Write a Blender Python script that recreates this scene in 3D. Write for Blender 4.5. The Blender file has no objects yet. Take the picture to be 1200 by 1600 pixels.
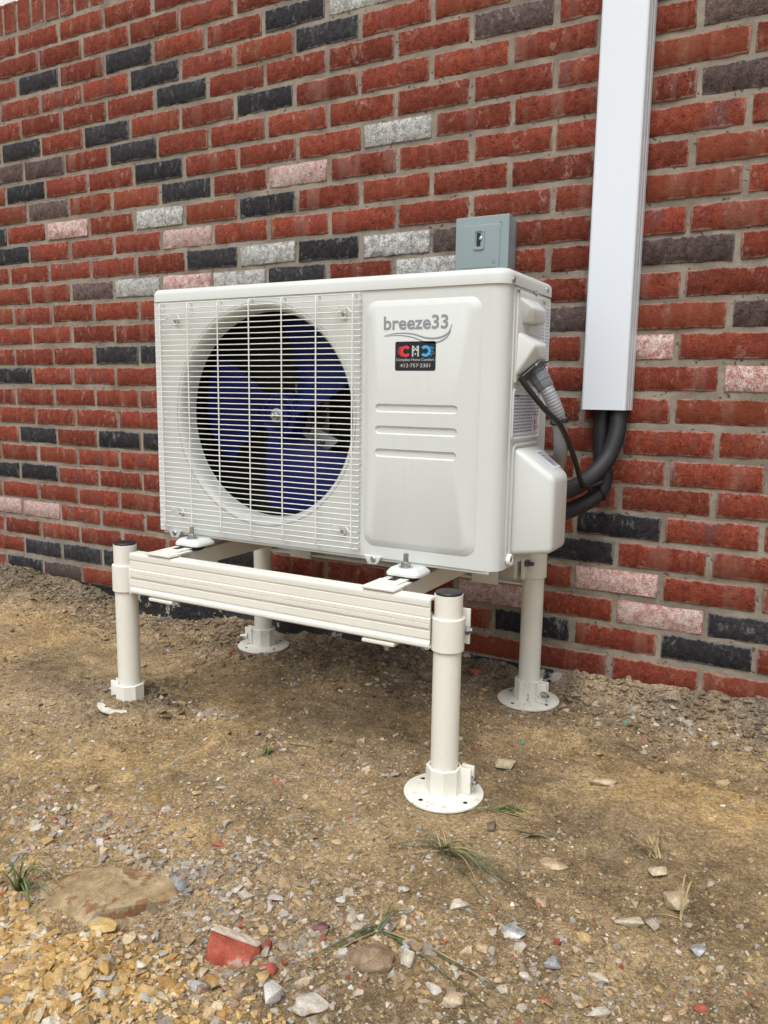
import bpy, bmesh, math, random
import numpy as np
from mathutils import Vector, Matrix

random.seed(7)
rng = np.random.default_rng(11)
SC = bpy.context.scene
COL = SC.collection

# ------------------------------------------------------------------ camera, world, sun, exposure
# Place coordinates: X to the right along the wall, D out of the wall towards the camera, Z up (metres).
def W(x, d, z):
    return Vector((x, -d, z))

cam_data = bpy.data.cameras.new('camera')
cam = bpy.data.objects.new('camera', cam_data)
COL.objects.link(cam)
SC.camera = cam
right = Vector((0.87434836, 0.48509504, 0.01406219))
up = Vector((-0.08583301, 0.1260583, 0.98830258))
fwd = Vector((-0.47764802, 0.86532775, -0.15185604))
cam.matrix_world = Matrix(((right.x, up.x, -fwd.x, 0.4955513), (right.y, up.y, -fwd.y, -1.84554317),
                           (right.z, up.z, -fwd.z, 0.64173917), (0, 0, 0, 1)))
cam_data.sensor_fit = 'HORIZONTAL'
cam_data.sensor_width = 36.0
cam_data.lens = 1229.05 / 1200 * 36
cam_data.clip_start = 0.02
cam_data.clip_end = 500

SUN_ELEV, SUN_AZ = math.radians(60), math.radians(172)     # azimuth clockwise from +Y: the open side of the wall
world = bpy.data.worlds.new('World')
SC.world = world
world.use_nodes = True
wn = world.node_tree
bg = wn.nodes['Background']
sky = wn.nodes.new('ShaderNodeTexSky')
sky.sky_type = 'NISHITA'
sky.sun_disc = False
sky.sun_elevation = SUN_ELEV
sky.sun_rotation = SUN_AZ
sky.air_density = 1.0
sky.dust_density = 4.0
sky.ozone_density = 1.0
hs = wn.nodes.new('ShaderNodeHueSaturation')
hs.inputs['Saturation'].default_value = 0.26
wn.links.new(sky.outputs[0], hs.inputs['Color'])
wn.links.new(hs.outputs[0], bg.inputs[0])
bg.inputs[1].default_value = 0.13

sun_data = bpy.data.lights.new('sun', 'SUN')
sun_data.energy = 1.3
sun_data.angle = math.radians(30)
sun_data.color = (1.0, 0.985, 0.965)
sun = bpy.data.objects.new('sun', sun_data)
COL.objects.link(sun)
sd = Vector((math.sin(SUN_AZ) * math.cos(SUN_ELEV), math.cos(SUN_AZ) * math.cos(SUN_ELEV), math.sin(SUN_ELEV)))
sun.rotation_euler = (-sd).to_track_quat('-Z', 'Y').to_euler()
sun.location = sd * 20

SC.view_settings.view_transform = 'Standard'
SC.view_settings.look = 'None'
SC.view_settings.exposure = 0.48
SC.view_settings.gamma = 1.0
SC.view_settings.use_curve_mapping = False
SC.render.engine = 'CYCLES'
SC.cycles.max_bounces = 6

# ------------------------------------------------------------------ node helpers
class NT:
    def __init__(self, name):
        self.m = bpy.data.materials.new(name)
        self.m.use_nodes = True
        self.t = self.m.node_tree
        self.b = self.t.nodes['Principled BSDF']

    def n(self, typ, **kw):
        nd = self.t.nodes.new(typ)
        for k, v in kw.items():
            setattr(nd, k, v)
        return nd

    def put(self, sock, v):
        if isinstance(v, bpy.types.NodeSocket):
            self.t.links.new(v, sock)
        elif isinstance(v, tuple) and len(v) == 3 and sock.type == 'RGBA':
            sock.default_value = (*v, 1)
        else:
            sock.default_value = v

    def set(self, **kw):
        for k, v in kw.items():
            self.put(self.b.inputs[k.replace('_', ' ')], v)

    def math(self, op, a, b=0.0, c=None, clamp=False):
        nd = self.n('ShaderNodeMath', operation=op, use_clamp=clamp)
        self.put(nd.inputs[0], a)
        self.put(nd.inputs[1], b)
        if c is not None:
            self.put(nd.inputs[2], c)
        return nd.outputs[0]

    def vmath(self, op, a, b):
        nd = self.n('ShaderNodeVectorMath', operation=op)
        self.put(nd.inputs[0], a)
        self.put(nd.inputs[1], b)
        return nd.outputs[0]

    def noise(self, vec, scale, detail=3.0, rough=0.55, out=0):
        nd = self.n('ShaderNodeTexNoise')
        self.put(nd.inputs['Vector'], vec)
        nd.inputs['Scale'].default_value = scale
        nd.inputs['Detail'].default_value = detail
        nd.inputs['Roughness'].default_value = rough
        return nd.outputs[out]

    def voro(self, vec, scale, feature='F1', out='Distance'):
        nd = self.n('ShaderNodeTexVoronoi', feature=feature)
        self.put(nd.inputs['Vector'], vec)
        nd.inputs['Scale'].default_value = scale
        return nd.outputs[out]

    def step(self, v, lo, hi, a=0.0, b=1.0):
        nd = self.n('ShaderNodeMapRange', interpolation_type='SMOOTHSTEP')
        self.put(nd.inputs[0], v)
        for i, q in enumerate((lo, hi, a, b)):
            self.put(nd.inputs[i + 1], q)
        return nd.outputs[0]

    def mix(self, f, a, b, mode='MIX'):
        nd = self.n('ShaderNodeMix', data_type='RGBA', blend_type=mode)
        self.put(nd.inputs['Factor'], f)
        self.put(nd.inputs[6], a)
        self.put(nd.inputs[7], b)
        return nd.outputs[2]

    def scale(self, col, f):
        nd = self.n('ShaderNodeVectorMath', operation='SCALE')
        self.put(nd.inputs[0], col)
        self.put(nd.inputs[3], f)
        return nd.outputs[0]

    def obj(self):
        return self.n('ShaderNodeTexCoord').outputs['Object']

    def attr(self, name, out='Color'):
        return self.n('ShaderNodeAttribute', attribute_name=name).outputs[out]

    def bump(self, h, strength, dist, prev=None):
        nd = self.n('ShaderNodeBump')
        nd.inputs['Strength'].default_value = strength
        nd.inputs['Distance'].default_value = dist
        self.put(nd.inputs['Height'], h)
        if prev is not None:
            self.put(nd.inputs['Normal'], prev)
        return nd.outputs[0]


def brick_material(name, c1, c2, dust, dust_amt, kind):
    T = NT(name)
    rnd = T.n('ShaderNodeObjectInfo').outputs['Random']
    at = T.n('ShaderNodeAttribute', attribute_name='bc')
    sep = T.n('ShaderNodeSeparateXYZ')
    T.put(sep.inputs[0], at.outputs['Vector'])
    rnd = T.math('FRACT', T.math('ADD', rnd, sep.outputs[2]))
    off = T.n('ShaderNodeCombineXYZ')
    T.put(off.inputs[0], T.math('MULTIPLY', rnd, 37.0))
    T.put(off.inputs[1], T.math('MULTIPLY', rnd, 91.0))
    P = T.vmath('ADD', T.obj(), off.outputs[0])
    ex = T.math('MULTIPLY', T.math('MINIMUM', sep.outputs[0], T.math('SUBTRACT', 1.0, sep.outputs[0])), 0.189)
    ez = T.math('MULTIPLY', T.math('MINIMUM', sep.outputs[1], T.math('SUBTRACT', 1.0, sep.outputs[1])), 0.0535)
    edge = T.math('MINIMUM', ex, ez)
    fine = T.noise(P, 760, 4, 0.75)
    mid = T.noise(P, 75, 6, 0.68)
    big = T.noise(T.vmath('MULTIPLY', P, (1.0, 1.0, 0.5)), 20, 4, 0.6)
    band = T.noise(T.vmath('MULTIPLY', P, (1.0, 1.0, 0.03)), 26, 2, 0.5)
    rnd2 = T.math('FRACT', T.math('MULTIPLY', rnd, 17.31))
    base = T.mix(T.step(mid, 0.32, 0.68), c1, c2)
    base = T.scale(base, T.math('ADD', 0.72, T.math('MULTIPLY', rnd, 0.50)))
    grit = T.noise(P, 330, 4, 0.8)
    base = T.scale(base, T.step(fine, 0.3, 0.68, 0.62, 1.28))
    base = T.scale(base, T.step(grit, 0.30, 0.68, 0.52, 1.36))
    pit = T.step(T.noise(T.vmath('MULTIPLY', P, (0.6, 1.0, 1.0)), 150, 4, 0.7), 0.33, 0.40)
    base = T.mix(pit, T.scale(base, 0.42), base)
    if kind == 'red':
        base = T.mix(T.math('MULTIPLY', T.step(band, 0.50, 0.66), T.step(rnd2, 0.3, 0.9, 0.05, 0.5)), base, (0.25, 0.135, 0.105))
        purple = T.math('MULTIPLY', T.step(big, 0.50, 0.68), T.step(rnd, 0.55, 0.95, 0.0, 0.75))
        base = T.mix(purple, base, (0.135, 0.060, 0.056))
        base = T.mix(T.step(rnd2, 0.80, 1.0, 0.0, 0.45), base, (0.24, 0.062, 0.028))
    if kind in ('white', 'pink'):
        sp = T.math('ADD', T.math('MULTIPLY', fine, 0.62), T.math('MULTIPLY', mid, 0.38))
        thr = T.math('ADD', 0.478, T.math('MULTIPLY', T.math('SUBTRACT', rnd, 0.5), 0.05))
        chip = T.step(sp, T.math('SUBTRACT', thr, 0.05), T.math('ADD', thr, 0.05))
        core = (0.16, 0.16, 0.155) if kind == 'white' else (0.34, 0.13, 0.10)
        worn = T.math('ADD', edge, T.math('MULTIPLY', T.math('SUBTRACT', mid, 0.5), 0.014))
        chip = T.math('MULTIPLY', chip, T.step(worn, 0.0, 0.004, 0.15, 1.0))
        base = T.mix(chip, core, base)
    # wisps of lime bloom, scratches and mortar smears
    warp = T.vmath('ADD', P, T.scale(T.noise(P, 30, 3, 0.6, 1), 0.030))
    wisp = T.noise(T.vmath('MULTIPLY', warp, (1.6, 1.0, 0.8)), 48, 5, 0.72)
    where = T.noise(P, 13, 2, 0.5)
    top = T.step(sep.outputs[1], 0.45, 1.0, 0.0, 0.10)
    w = T.math('MULTIPLY', T.step(wisp, 0.52, 0.70), T.step(T.math('ADD', where, top), 0.46, 0.66))
    sm = T.math('ADD', T.math('MULTIPLY', T.step(edge, 0.0, 0.008, 1.0, 0.0), 0.22), T.math('MULTIPLY', big, 0.5))
    sm = T.math('ADD', sm, T.math('MULTIPLY', mid, 0.5))
    smear = T.math('MAXIMUM', T.math('MULTIPLY', T.step(sm, 0.60, 0.72), 0.8), w)
    smear = T.math('MULTIPLY', smear, dust_amt)
    smear = T.math('MULTIPLY', smear, T.step(fine, 0.36, 0.60, 0.30, 1.0))
    base = T.mix(smear, base, dust)
    T.set(Base_Color=base, Roughness=0.88)
    T.b.inputs['Specular IOR Level'].default_value = 0.25
    h = T.math('ADD', T.math('MULTIPLY', T.noise(P, 150, 5, 0.75), 0.50), T.math('MULTIPLY', grit, 0.45))
    h = T.math('ADD', h, T.math('MULTIPLY', pit, 0.25))
    T.set(Normal=T.bump(h, 0.95, 0.0048))
    return T.m


BRICK = {
    'red': brick_material('red brick', (0.155, 0.029, 0.016), (0.250, 0.056, 0.030), (0.47, 0.35, 0.29), 0.70, 'red'),
    'black': brick_material('black brick', (0.018, 0.017, 0.020), (0.046, 0.043, 0.048), (0.34, 0.33, 0.31), 0.70, 'black'),
    'brown': brick_material('brown brick', (0.070, 0.046, 0.042), (0.140, 0.098, 0.088), (0.42, 0.38, 0.35), 0.55, 'brown'),
    'white': brick_material('white washed brick', (0.46, 0.46, 0.435), (0.62, 0.62, 0.59), (0.5, 0.47, 0.42), 0.3, 'white'),
    'pink': brick_material('pink washed brick', (0.54, 0.40, 0.375), (0.64, 0.535, 0.50), (0.6, 0.5, 0.45), 0.3, 'pink'),
}


def mortar_material():
    T = NT('mortar')
    P = T.obj()
    big = T.noise(P, 9, 4, 0.6)
    fine = T.noise(P, 500, 3, 0.7)
    mid = T.noise(P, 90, 4, 0.6)
    base = T.mix(T.step(big, 0.3, 0.7), (0.172, 0.147, 0.114), (0.295, 0.258, 0.206))
    base = T.scale(base, T.step(fine, 0.3, 0.65, 0.8, 1.1))
    v = T.voro(T.vmath('ADD', P, T.scale(T.noise(P, 80, 2, 0.5, 1), 0.02)), 55)
    pit = T.math('MULTIPLY', T.step(v, 0.14, 0.24), 1.0)
    keep = T.step(T.noise(P, 30, 2), 0.46, 0.54)
    pit = T.math('MAXIMUM', pit, keep)
    base = T.mix(pit, (0.10, 0.075, 0.055), base)
    T.set(Base_Color=base, Roughness=0.95)
    h = T.math('ADD', T.math('MULTIPLY', mid, 0.5), T.math('ADD', T.math('MULTIPLY', fine, 0.25), T.math('MULTIPLY', pit, 0.5)))
    T.set(Normal=T.bump(h, 0.7, 0.004))
    return T.m


def paint(name, col, rough=0.4, var=0.04, dirt=None, dirt_amt=0.0, bump=0.03, metal=0.0, scale=6.0, rvar=0.07):
    T = NT(name)
    P = T.obj()
    a = T.noise(P, scale, 4, 0.6)
    base = T.scale(col, T.step(a, 0.25, 0.75, 1 - var, 1 + var))
    if name == 'ivory sheet metal':
        run = T.noise(T.vmath('MULTIPLY', P, (1.0, 1.0, 0.06)), 60, 4, 0.65)
        base = T.mix(T.math('MULTIPLY', T.step(run, 0.50, 0.72), T.step(a, 0.35, 0.65, 0.02, 0.14)), base, (0.42, 0.40, 0.34))
    if dirt:
        d = T.noise(P, 55, 5, 0.7)
        d2 = T.noise(P, 330, 2, 0.6)
        f = T.math('ADD', T.step(d, 0.56, 0.72, 0.0, dirt_amt), T.step(d2, 0.66, 0.74, 0.0, dirt_amt * 0.7))
        base = T.mix(f, base, dirt)
    T.set(Base_Color=base, Roughness=T.step(T.noise(P, 14, 3), 0.3, 0.7, rough - rvar, rough + rvar), Metallic=metal)
    if bump:
        T.set(Normal=T.bump(T.noise(P, 700, 2, 0.5), bump, 0.001))
    return T.m


M = {
    'mortar': mortar_material(),
    'casing': paint('ivory sheet metal', (0.590, 0.618, 0.595), 0.36, 0.015, (0.35, 0.33, 0.28), 0.05, rvar=0.03),
    'casing_in': paint('ivory plastic', (0.565, 0.59, 0.57), 0.5, 0.03),
    'wire': paint('ivory coated wire', (0.72, 0.73, 0.68), 0.4, 0.02),
    'cream': paint('cream powder coat', (0.735, 0.725, 0.650), 0.38, 0.03, (0.33, 0.26, 0.18), 0.10),
    'cream_dirty': paint('cream powder coat with soil specks', (0.73, 0.715, 0.64), 0.5, 0.06, (0.24, 0.17, 0.105), 0.85),
    'soiled': paint('soil covered cream paint', (0.56, 0.53, 0.46), 0.6, 0.15, (0.26, 0.19, 0.12), 0.95, scale=60.0),
    'duct': paint('white vinyl', (0.675, 0.73, 0.785), 0.30, 0.006, rvar=0.01),
    'white': paint('white enamel', (0.78, 0.79, 0.78), 0.35, 0.02),
    'gray_box': paint('grey enamel', (0.235, 0.295, 0.305), 0.42, 0.05),
    'gray_plastic': paint('grey conduit plastic', (0.30, 0.315, 0.33), 0.38, 0.05),
    'fitting': paint('grey fitting plastic', (0.15, 0.165, 0.18), 0.4, 0.05),
    'black': paint('black plastic', (0.012, 0.012, 0.013), 0.4, 0.1),
    'foam': paint('black ribbed foam', (0.017, 0.018, 0.021), 0.55, 0.1),
    'rubber': paint('black rubber', (0.014, 0.014, 0.015), 0.6, 0.1, (0.1, 0.09, 0.08), 0.2),
    'steel': paint('zinc plated steel', (0.50, 0.51, 0.52), 0.32, 0.06, (0.15, 0.13, 0.1), 0.3, metal=1.0),
    'dark_steel': paint('dull steel', (0.20, 0.21, 0.22), 0.4, 0.1, metal=0.8),
    'galv': paint('galvanised sheet', (0.42, 0.44, 0.45), 0.42, 0.08, metal=0.7),
    'fan': paint('navy plastic', (0.0032, 0.0072, 0.080), 0.5, 0.05),
    'dark': paint('dark interior', (0.010, 0.010, 0.011), 0.7, 0.1),
    'print_gray': paint('grey print', (0.245, 0.265, 0.28), 0.4, 0.0, bump=0),
    'sticker': paint('black sticker film', (0.010, 0.010, 0.012), 0.30, 0.0, bump=0),
    'label': paint('white label film', (0.74, 0.77, 0.85), 0.4, 0.01, bump=0),
    'ink': paint('blue black ink', (0.10, 0.115, 0.19), 0.5, 0.0, bump=0),
    'ink_pale': paint('pale blue ink', (0.22, 0.36, 0.60), 0.5, 0.0, bump=0),
    'red_ink': paint('red ink', (0.62, 0.04, 0.05), 0.4, 0.0, bump=0),
    'blue_ink': paint('sky blue ink', (0.05, 0.36, 0.72), 0.4, 0.0, bump=0),
    'silver_ink': paint('silver ink', (0.50, 0.51, 0.53), 0.4, 0.0, bump=0),
    'white_ink': paint('white ink', (0.72, 0.72, 0.72), 0.4, 0.0, bump=0),
    'vinyl': paint('white window vinyl', (0.80, 0.80, 0.78), 0.4, 0.01),
    'teal': paint('teal plastic', (0.02, 0.28, 0.24), 0.4, 0.1),
}
glass = NT('window glass')
glass.set(Base_Color=(0.03, 0.035, 0.04), Roughness=0.05)
M['glass'] = glass.m


M['fan'].node_tree.nodes['Principled BSDF'].inputs['Specular IOR Level'].default_value = 0.2


def fin_material():
    T = NT('coil fins')
    sep = T.n('ShaderNodeSeparateXYZ')
    T.put(sep.inputs[0], T.obj())
    s = T.math('SINE', T.math('MULTIPLY', sep.outputs[0], 2400.0))
    T.set(Base_Color=T.mix(T.step(s, -0.5, 0.8), (0.006, 0.006, 0.007), (0.030, 0.027, 0.022)), Roughness=0.6)
    T.set(Normal=T.bump(s, 0.5, 0.002))
    return T.m


M['fins'] = fin_material()


def foundation_material():
    T = NT('tarred foundation')
    P = T.obj()
    a = T.noise(P, 14, 6, 0.72)
    c = T.noise(P, 120, 3, 0.6)
    tar = T.scale((0.016, 0.017, 0.020), T.step(c, 0.3, 0.7, 0.6, 1.4))
    base = T.mix(T.step(T.math('ADD', a, T.math('MULTIPLY', c, 0.10)), 0.60, 0.66), tar, (0.44, 0.41, 0.38))
    T.set(Base_Color=base, Roughness=T.step(a, 0.55, 0.65, 0.35, 0.9))
    T.set(Normal=T.bump(T.math('ADD', a, T.math('MULTIPLY', c, 0.3)), 0.9, 0.012))
    return T.m


M['foundation'] = foundation_material()


def ground_material():
    T = NT('earth')
    P = T.obj()
    col = T.attr('Col')
    n1 = T.noise(P, 26, 6, 0.7)
    n2 = T.noise(P, 150, 5, 0.7)
    n3 = T.noise(P, 620, 4, 0.7)
    base = T.scale(col, T.step(n1, 0.28, 0.72, 0.74, 1.24))
    base = T.scale(base, T.step(n2, 0.32, 0.68, 0.58, 1.36))
    base = T.scale(base, T.step(n3, 0.34, 0.66, 0.58, 1.40))
    # single grains of sand and grit in two sizes
    g = None
    for sc_, lo in ((430, 0.66), (190, 0.82)):
        v = T.n('ShaderNodeTexVoronoi')
        T.put(v.inputs['Vector'], P)
        v.inputs['Scale'].default_value = sc_
        sp = T.n('ShaderNodeSeparateColor')
        T.put(sp.inputs[0], v.outputs['Color'])
        gg = T.math('MULTIPLY', T.step(v.outputs['Distance'], 0.24, 0.40, 1.0, 0.0), T.step(sp.outputs[0], lo, lo + 0.05))
        gc = T.mix(sp.outputs[1], (0.13, 0.085, 0.05), (0.56, 0.47, 0.36))
        base = T.mix(T.math('MULTIPLY', gg, 0.80), base, gc)
        g = gg if g is None else T.math('MAXIMUM', g, gg)
    T.set(Base_Color=base, Roughness=0.95)
    T.b.inputs['Specular IOR Level'].default_value = 0.15
    h = T.math('ADD', T.math('MULTIPLY', n2, 0.6), T.math('MULTIPLY', n3, 0.30))
    h = T.math('ADD', h, T.math('MULTIPLY', g, 0.15))
    T.set(Normal=T.bump(h, 0.9, 0.008))
    return T.m


def stone_material(name='stone', use_attr=True, c1=None, c2=None, patch=None, patch_lo=0.55):
    T = NT(name)
    P = T.obj()
    n1 = T.noise(P, 70, 5, 0.65)
    n2 = T.noise(P, 420, 4, 0.7)
    base = T.attr('Col') if use_attr else T.mix(T.step(T.noise(P, 22, 4, 0.6), 0.35, 0.65), c1, c2)
    if patch:
        base = T.mix(T.step(T.noise(P, 30, 5, 0.65), patch_lo, patch_lo + 0.09, 0.0, 0.8), base, patch)
    base = T.scale(base, T.step(n1, 0.28, 0.72, 0.75, 1.18))
    base = T.scale(base, T.step(n2, 0.28, 0.72, 0.78, 1.18))
    T.set(Base_Color=base, Roughness=0.9)
    T.b.inputs['Specular IOR Level'].default_value = 0.25
    T.set(Normal=T.bump(T.math('ADD', n1, T.math('MULTIPLY', n2, 0.4)), 0.6, 0.004))
    return T.m


def grass_material(name, col):
    T = NT(name)
    T.set(Base_Color=T.scale(col, T.step(T.noise(T.obj(), 45, 3), 0.3, 0.7, 0.65, 1.35)), Roughness=0.55)
    return T.m


M['ground'] = ground_material()
M['pebble'] = stone_material()
M['grass'] = grass_material('grass blade', (0.100, 0.140, 0.040))
M['grass_dark'] = grass_material('dark grass blade', (0.075, 0.098, 0.042))
M['straw'] = grass_material('dry straw', (0.30, 0.23, 0.11))

# ------------------------------------------------------------------ mesh helpers
def link(name, me, mat=None, parent=None):
    o = bpy.data.objects.new(name, me)
    COL.objects.link(o)
    if mat is not None:
        me.materials.append(mat)
    if parent is not None:
        o.parent = parent
        # children are modelled in place coordinates: undo the parent's own transform
        o.matrix_parent_inverse = Matrix.Translation(-parent_origin(parent))
    return o


def parent_origin(p):
    v = Vector(p.location)
    if p.parent is not None:
        v = v + Vector((0, 0, 0))
    return v


def obj(name, bm, mat, parent=None, smooth=35):
    me = bpy.data.meshes.new(name)
    bmesh.ops.recalc_face_normals(bm, faces=bm.faces[:])
    bm.to_mesh(me)
    bm.free()
    if smooth:
        for p in me.polygons:
            p.use_smooth = True
        me.set_sharp_from_angle(angle=math.radians(smooth))
    return link(name, me, M[mat] if isinstance(mat, str) else mat, parent)


def thing(name, label, cat, loc, group=None):
    o = bpy.data.objects.new(name, None)
    COL.objects.link(o)
    o.location = loc
    o.empty_display_size = 0.05
    return tag(o, label, cat, group)


def tag(o, label=None, cat=None, group=None, kind=None):
    for k, v in (('label', label), ('category', cat), ('group', group), ('kind', kind)):
        if v:
            o[k] = v
    return o


def bm_box(bm, x0, x1, d0, d1, z0, z1, bevel=0.0, seg=2):
    b = bmesh.new()
    vs = [b.verts.new(W(x, d, z)) for x in (x0, x1) for d in (d0, d1) for z in (z0, z1)]
    for f in ((0, 1, 3, 2), (4, 6, 7, 5), (0, 4, 5, 1), (2, 3, 7, 6), (0, 2, 6, 4), (1, 5, 7, 3)):
        b.faces.new([vs[i] for i in f])
    if bevel:
        bmesh.ops.bevel(b, geom=b.edges[:], offset=bevel, segments=seg, profile=0.5, affect='EDGES', clamp_overlap=True)
    merge(bm, b)


def bm_hull(bm, pts, bevel=0.0, seg=3):
    b = bmesh.new()
    for p in pts:
        b.verts.new(p)
    r = bmesh.ops.convex_hull(b, input=b.verts[:])
    bmesh.ops.dissolve_limit(b, angle_limit=math.radians(3), verts=b.verts[:], edges=b.edges[:])
    if bevel:
        bmesh.ops.bevel(b, geom=b.edges[:], offset=bevel, segments=seg, profile=0.5, affect='EDGES', clamp_overlap=True)
    merge(bm, b)


def merge(bm, b):
    bmesh.ops.recalc_face_normals(b, faces=b.faces[:])
    mp = {}
    for v in b.verts:
        mp[v] = bm.verts.new(v.co)
    for f in b.faces:
        try:
            bm.faces.new([mp[v] for v in f.verts])
        except ValueError:
            pass
    b.free()


def frame_of(d):
    d = d.normalized()
    a = Vector((0, 0, 1)) if abs(d.z) < 0.9 else Vector((1, 0, 0))
    u = d.cross(a).normalized()
    return u, d.cross(u)


def bm_rings(bm, rings, cap0=True, cap1=True):
    vs = [[bm.verts.new(p) for p in r] for r in rings]
    n = len(vs[0])
    for a, b in zip(vs, vs[1:]):
        for i in range(n):
            bm.faces.new((a[i], a[(i + 1) % n], b[(i + 1) % n], b[i]))
    if cap0:
        bm.faces.new(vs[0][::-1])
    if cap1:
        bm.faces.new(vs[-1])


def bm_lathe(bm, base, axis, prof, seg=24, caps=(True, True)):
    """prof: list of (distance along axis, radius)"""
    u, v = frame_of(axis)
    ax = axis.normalized()
    rings = []
    for h, r in prof:
        rings.append([base + ax * h + (u * math.cos(2 * math.pi * i / seg) + v * math.sin(2 * math.pi * i / seg)) * max(r, 1e-5) for i in range(seg)])
    bm_rings(bm, rings, *caps)


def smooth_path(pts, n=8):
    P = [Vector(p) for p in pts]
    P = [P[0] * 2 - P[1]] + P + [P[-1] * 2 - P[-2]]
    out = []
    for i in range(1, len(P) - 2):
        for k in range(n):
            t = k / n
            a, b, c, d = P[i - 1], P[i], P[i + 1], P[i + 2]
            out.append(0.5 * ((2 * b) + (c - a) * t + (2 * a - 5 * b + 4 * c - d) * t * t + (3 * b - a - 3 * c + d) * t ** 3))
    out.append(P[-2])
    return out


def bm_tube(bm, path, r, seg=10, rfun=None, cross=None):
    """sweep a circle (or a radius-by-angle function) along path with a parallel-transported frame"""
    tang = []
    for i in range(len(path)):
        a = path[max(i - 1, 0)]
        b = path[min(i + 1, len(path) - 1)]
        tang.append((b - a).normalized())
    u, v = frame_of(tang[0])
    rings = []
    s = 0.0
    for i, p in enumerate(path):
        if i:
            ax = tang[i - 1].cross(tang[i])
            if ax.length > 1e-8:
                q = Matrix.Rotation(tang[i - 1].angle(tang[i]), 3, ax.normalized())
                u = q @ u
                v = q @ v
            s += (p - path[i - 1]).length
        rr = r if rfun is None else rfun(s)
        rings.append([p + (u * math.cos(2 * math.pi * k / seg) + v * math.sin(2 * math.pi * k / seg)) * (rr * (cross(k) if cross else 1)) for k in range(seg)])
    bm_rings(bm, rings)


def rrect(x0, x1, z0, z1, r, n=6):
    pts = []
    for cx, cz, a0 in ((x1 - r, z1 - r, 0), (x0 + r, z1 - r, 90), (x0 + r, z0 + r, 180), (x1 - r, z0 + r, 270)):
        for i in range(n + 1):
            a = math.radians(a0 + 90 * i / n)
            pts.append((cx + r * math.cos(a), cz + r * math.sin(a)))
    return pts


def bm_loops(bm, loops, cap=True):
    """loops: list of lists of Vector with equal counts; bridges them and caps the last"""
    bm_rings(bm, loops, False, cap)


def bm_sheet(bm, outer, holes, fn):
    """planar sheet with holes; fn maps (x, z) to a Vector. returns vertex loops"""
    b = bmesh.new()
    es = []
    for lp in [outer] + holes:
        vs = [b.verts.new((x, z, 0)) for x, z in lp]
        es += [b.edges.new((vs[i], vs[(i + 1) % len(vs)])) for i in range(len(vs))]
    bmesh.ops.triangle_fill(b, use_beauty=True, use_dissolve=False, edges=es)
    for v in b.verts:
        v.co = fn(v.co.x, v.co.y)
    merge(bm, b)


def bm_poly(bm, pts):
    bm.faces.new([bm.verts.new(p) for p in pts])


def text_mesh(name, body, mat, parent, x, d, z, size, align='LEFT', bold=0.0, extrude=0.0002, width=None, rot=None, spacing=1.0):
    cu = bpy.data.curves.new(name, 'FONT')
    cu.body = body
    cu.size = size
    cu.align_x = align
    cu.offset = bold
    cu.extrude = extrude
    cu.space_character = spacing
    o = bpy.data.objects.new(name, cu)
    COL.objects.link(o)
    dg = bpy.context.evaluated_depsgraph_get()
    me = bpy.data.meshes.new_from_object(o.evaluated_get(dg))
    bpy.data.objects.remove(o)
    xs = [v.co.x for v in me.vertices]
    sx = 1.0
    if width:
        sx = width / (max(xs) - min(xs))
        x0 = min(xs) if align == 'LEFT' else (min(xs) + max(xs)) / 2
    else:
        x0 = 0
    R = rot or Matrix(((1, 0, 0), (0, 0, -1), (0, 1, 0)))
    for v in me.vertices:
        v.co = R @ Vector(((v.co.x - x0) * sx, v.co.y, v.co.z)) + W(x, d, z)
    me.name = name
    return link(name, me, M[mat], parent)


# ------------------------------------------------------------------ ground height (vectorised value noise)
_H = np.random.default_rng(5).random((256, 256))


def vnoise(x, y, s, seed=0):
    x = np.asarray(x, float) / s + 17.3 * seed + 1000
    y = np.asarray(y, float) / s + 9.1 * seed + 1000
    i = np.floor(x).astype(int)
    j = np.floor(y).astype(int)
    fx = x - i
    fy = y - j
    fx = fx * fx * (3 - 2 * fx)
    fy = fy * fy * (3 - 2 * fy)
    h = lambda a, b: _H[a % 256, b % 256]
    return (h(i, j) * (1 - fx) + h(i + 1, j) * fx) * (1 - fy) + (h(i, j + 1) * (1 - fx) + h(i + 1, j + 1) * fx) * fy - 0.5


def clods(x, y, s, seed):
    """rounded lumps: nearest-point distance in a jittered lattice"""
    x = np.asarray(x, float) / s + 31.7 * seed + 500
    y = np.asarray(y, float) / s + 11.9 * seed + 500
    i = np.floor(x).astype(int)
    j = np.floor(y).astype(int)
    best = np.full(x.shape, 9.0)
    for a in (-1, 0, 1):
        for b in (-1, 0, 1):
            ii, jj = i + a, j + b
            px = ii + 0.1 + 0.8 * _H[ii % 256, (jj * 7 + seed) % 256]
            py = jj + 0.1 + 0.8 * _H[(ii * 5 + seed + 3) % 256, jj % 256]
            rr = 0.45 + 0.55 * _H[(ii * 3 + 9) % 256, (jj * 11 + seed) % 256]
            best = np.minimum(best, np.hypot(x - px, y - py) / rr)
    return np.sqrt(np.clip(1 - best * best, 0, 1))


POSTS = {'FR': (-0.058, 0.600), 'RR': (-0.069, 0.089), 'RL': (-0.861, 0.096), 'FL': (-0.860, 0.600)}
GZ = -0.087
_wx = np.array([-60, -2.6, -2.2, -1.8, -1.62, -1.45, -1.25, -1.10, -0.95, -0.6, -0.3, -0.03, 0.17, 0.44, 0.8, 60])
_wz = np.array([-.03, -.03, -.034, -.046, -.075, -.122, -.118, -.085, -.072, -.066, -.060, -.036, -.043, -.020, -.02, -.02])


def sstep(x, a, b):
    t = np.clip((x - a) / (b - a), 0, 1)
    return t * t * (3 - 2 * t)


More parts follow.
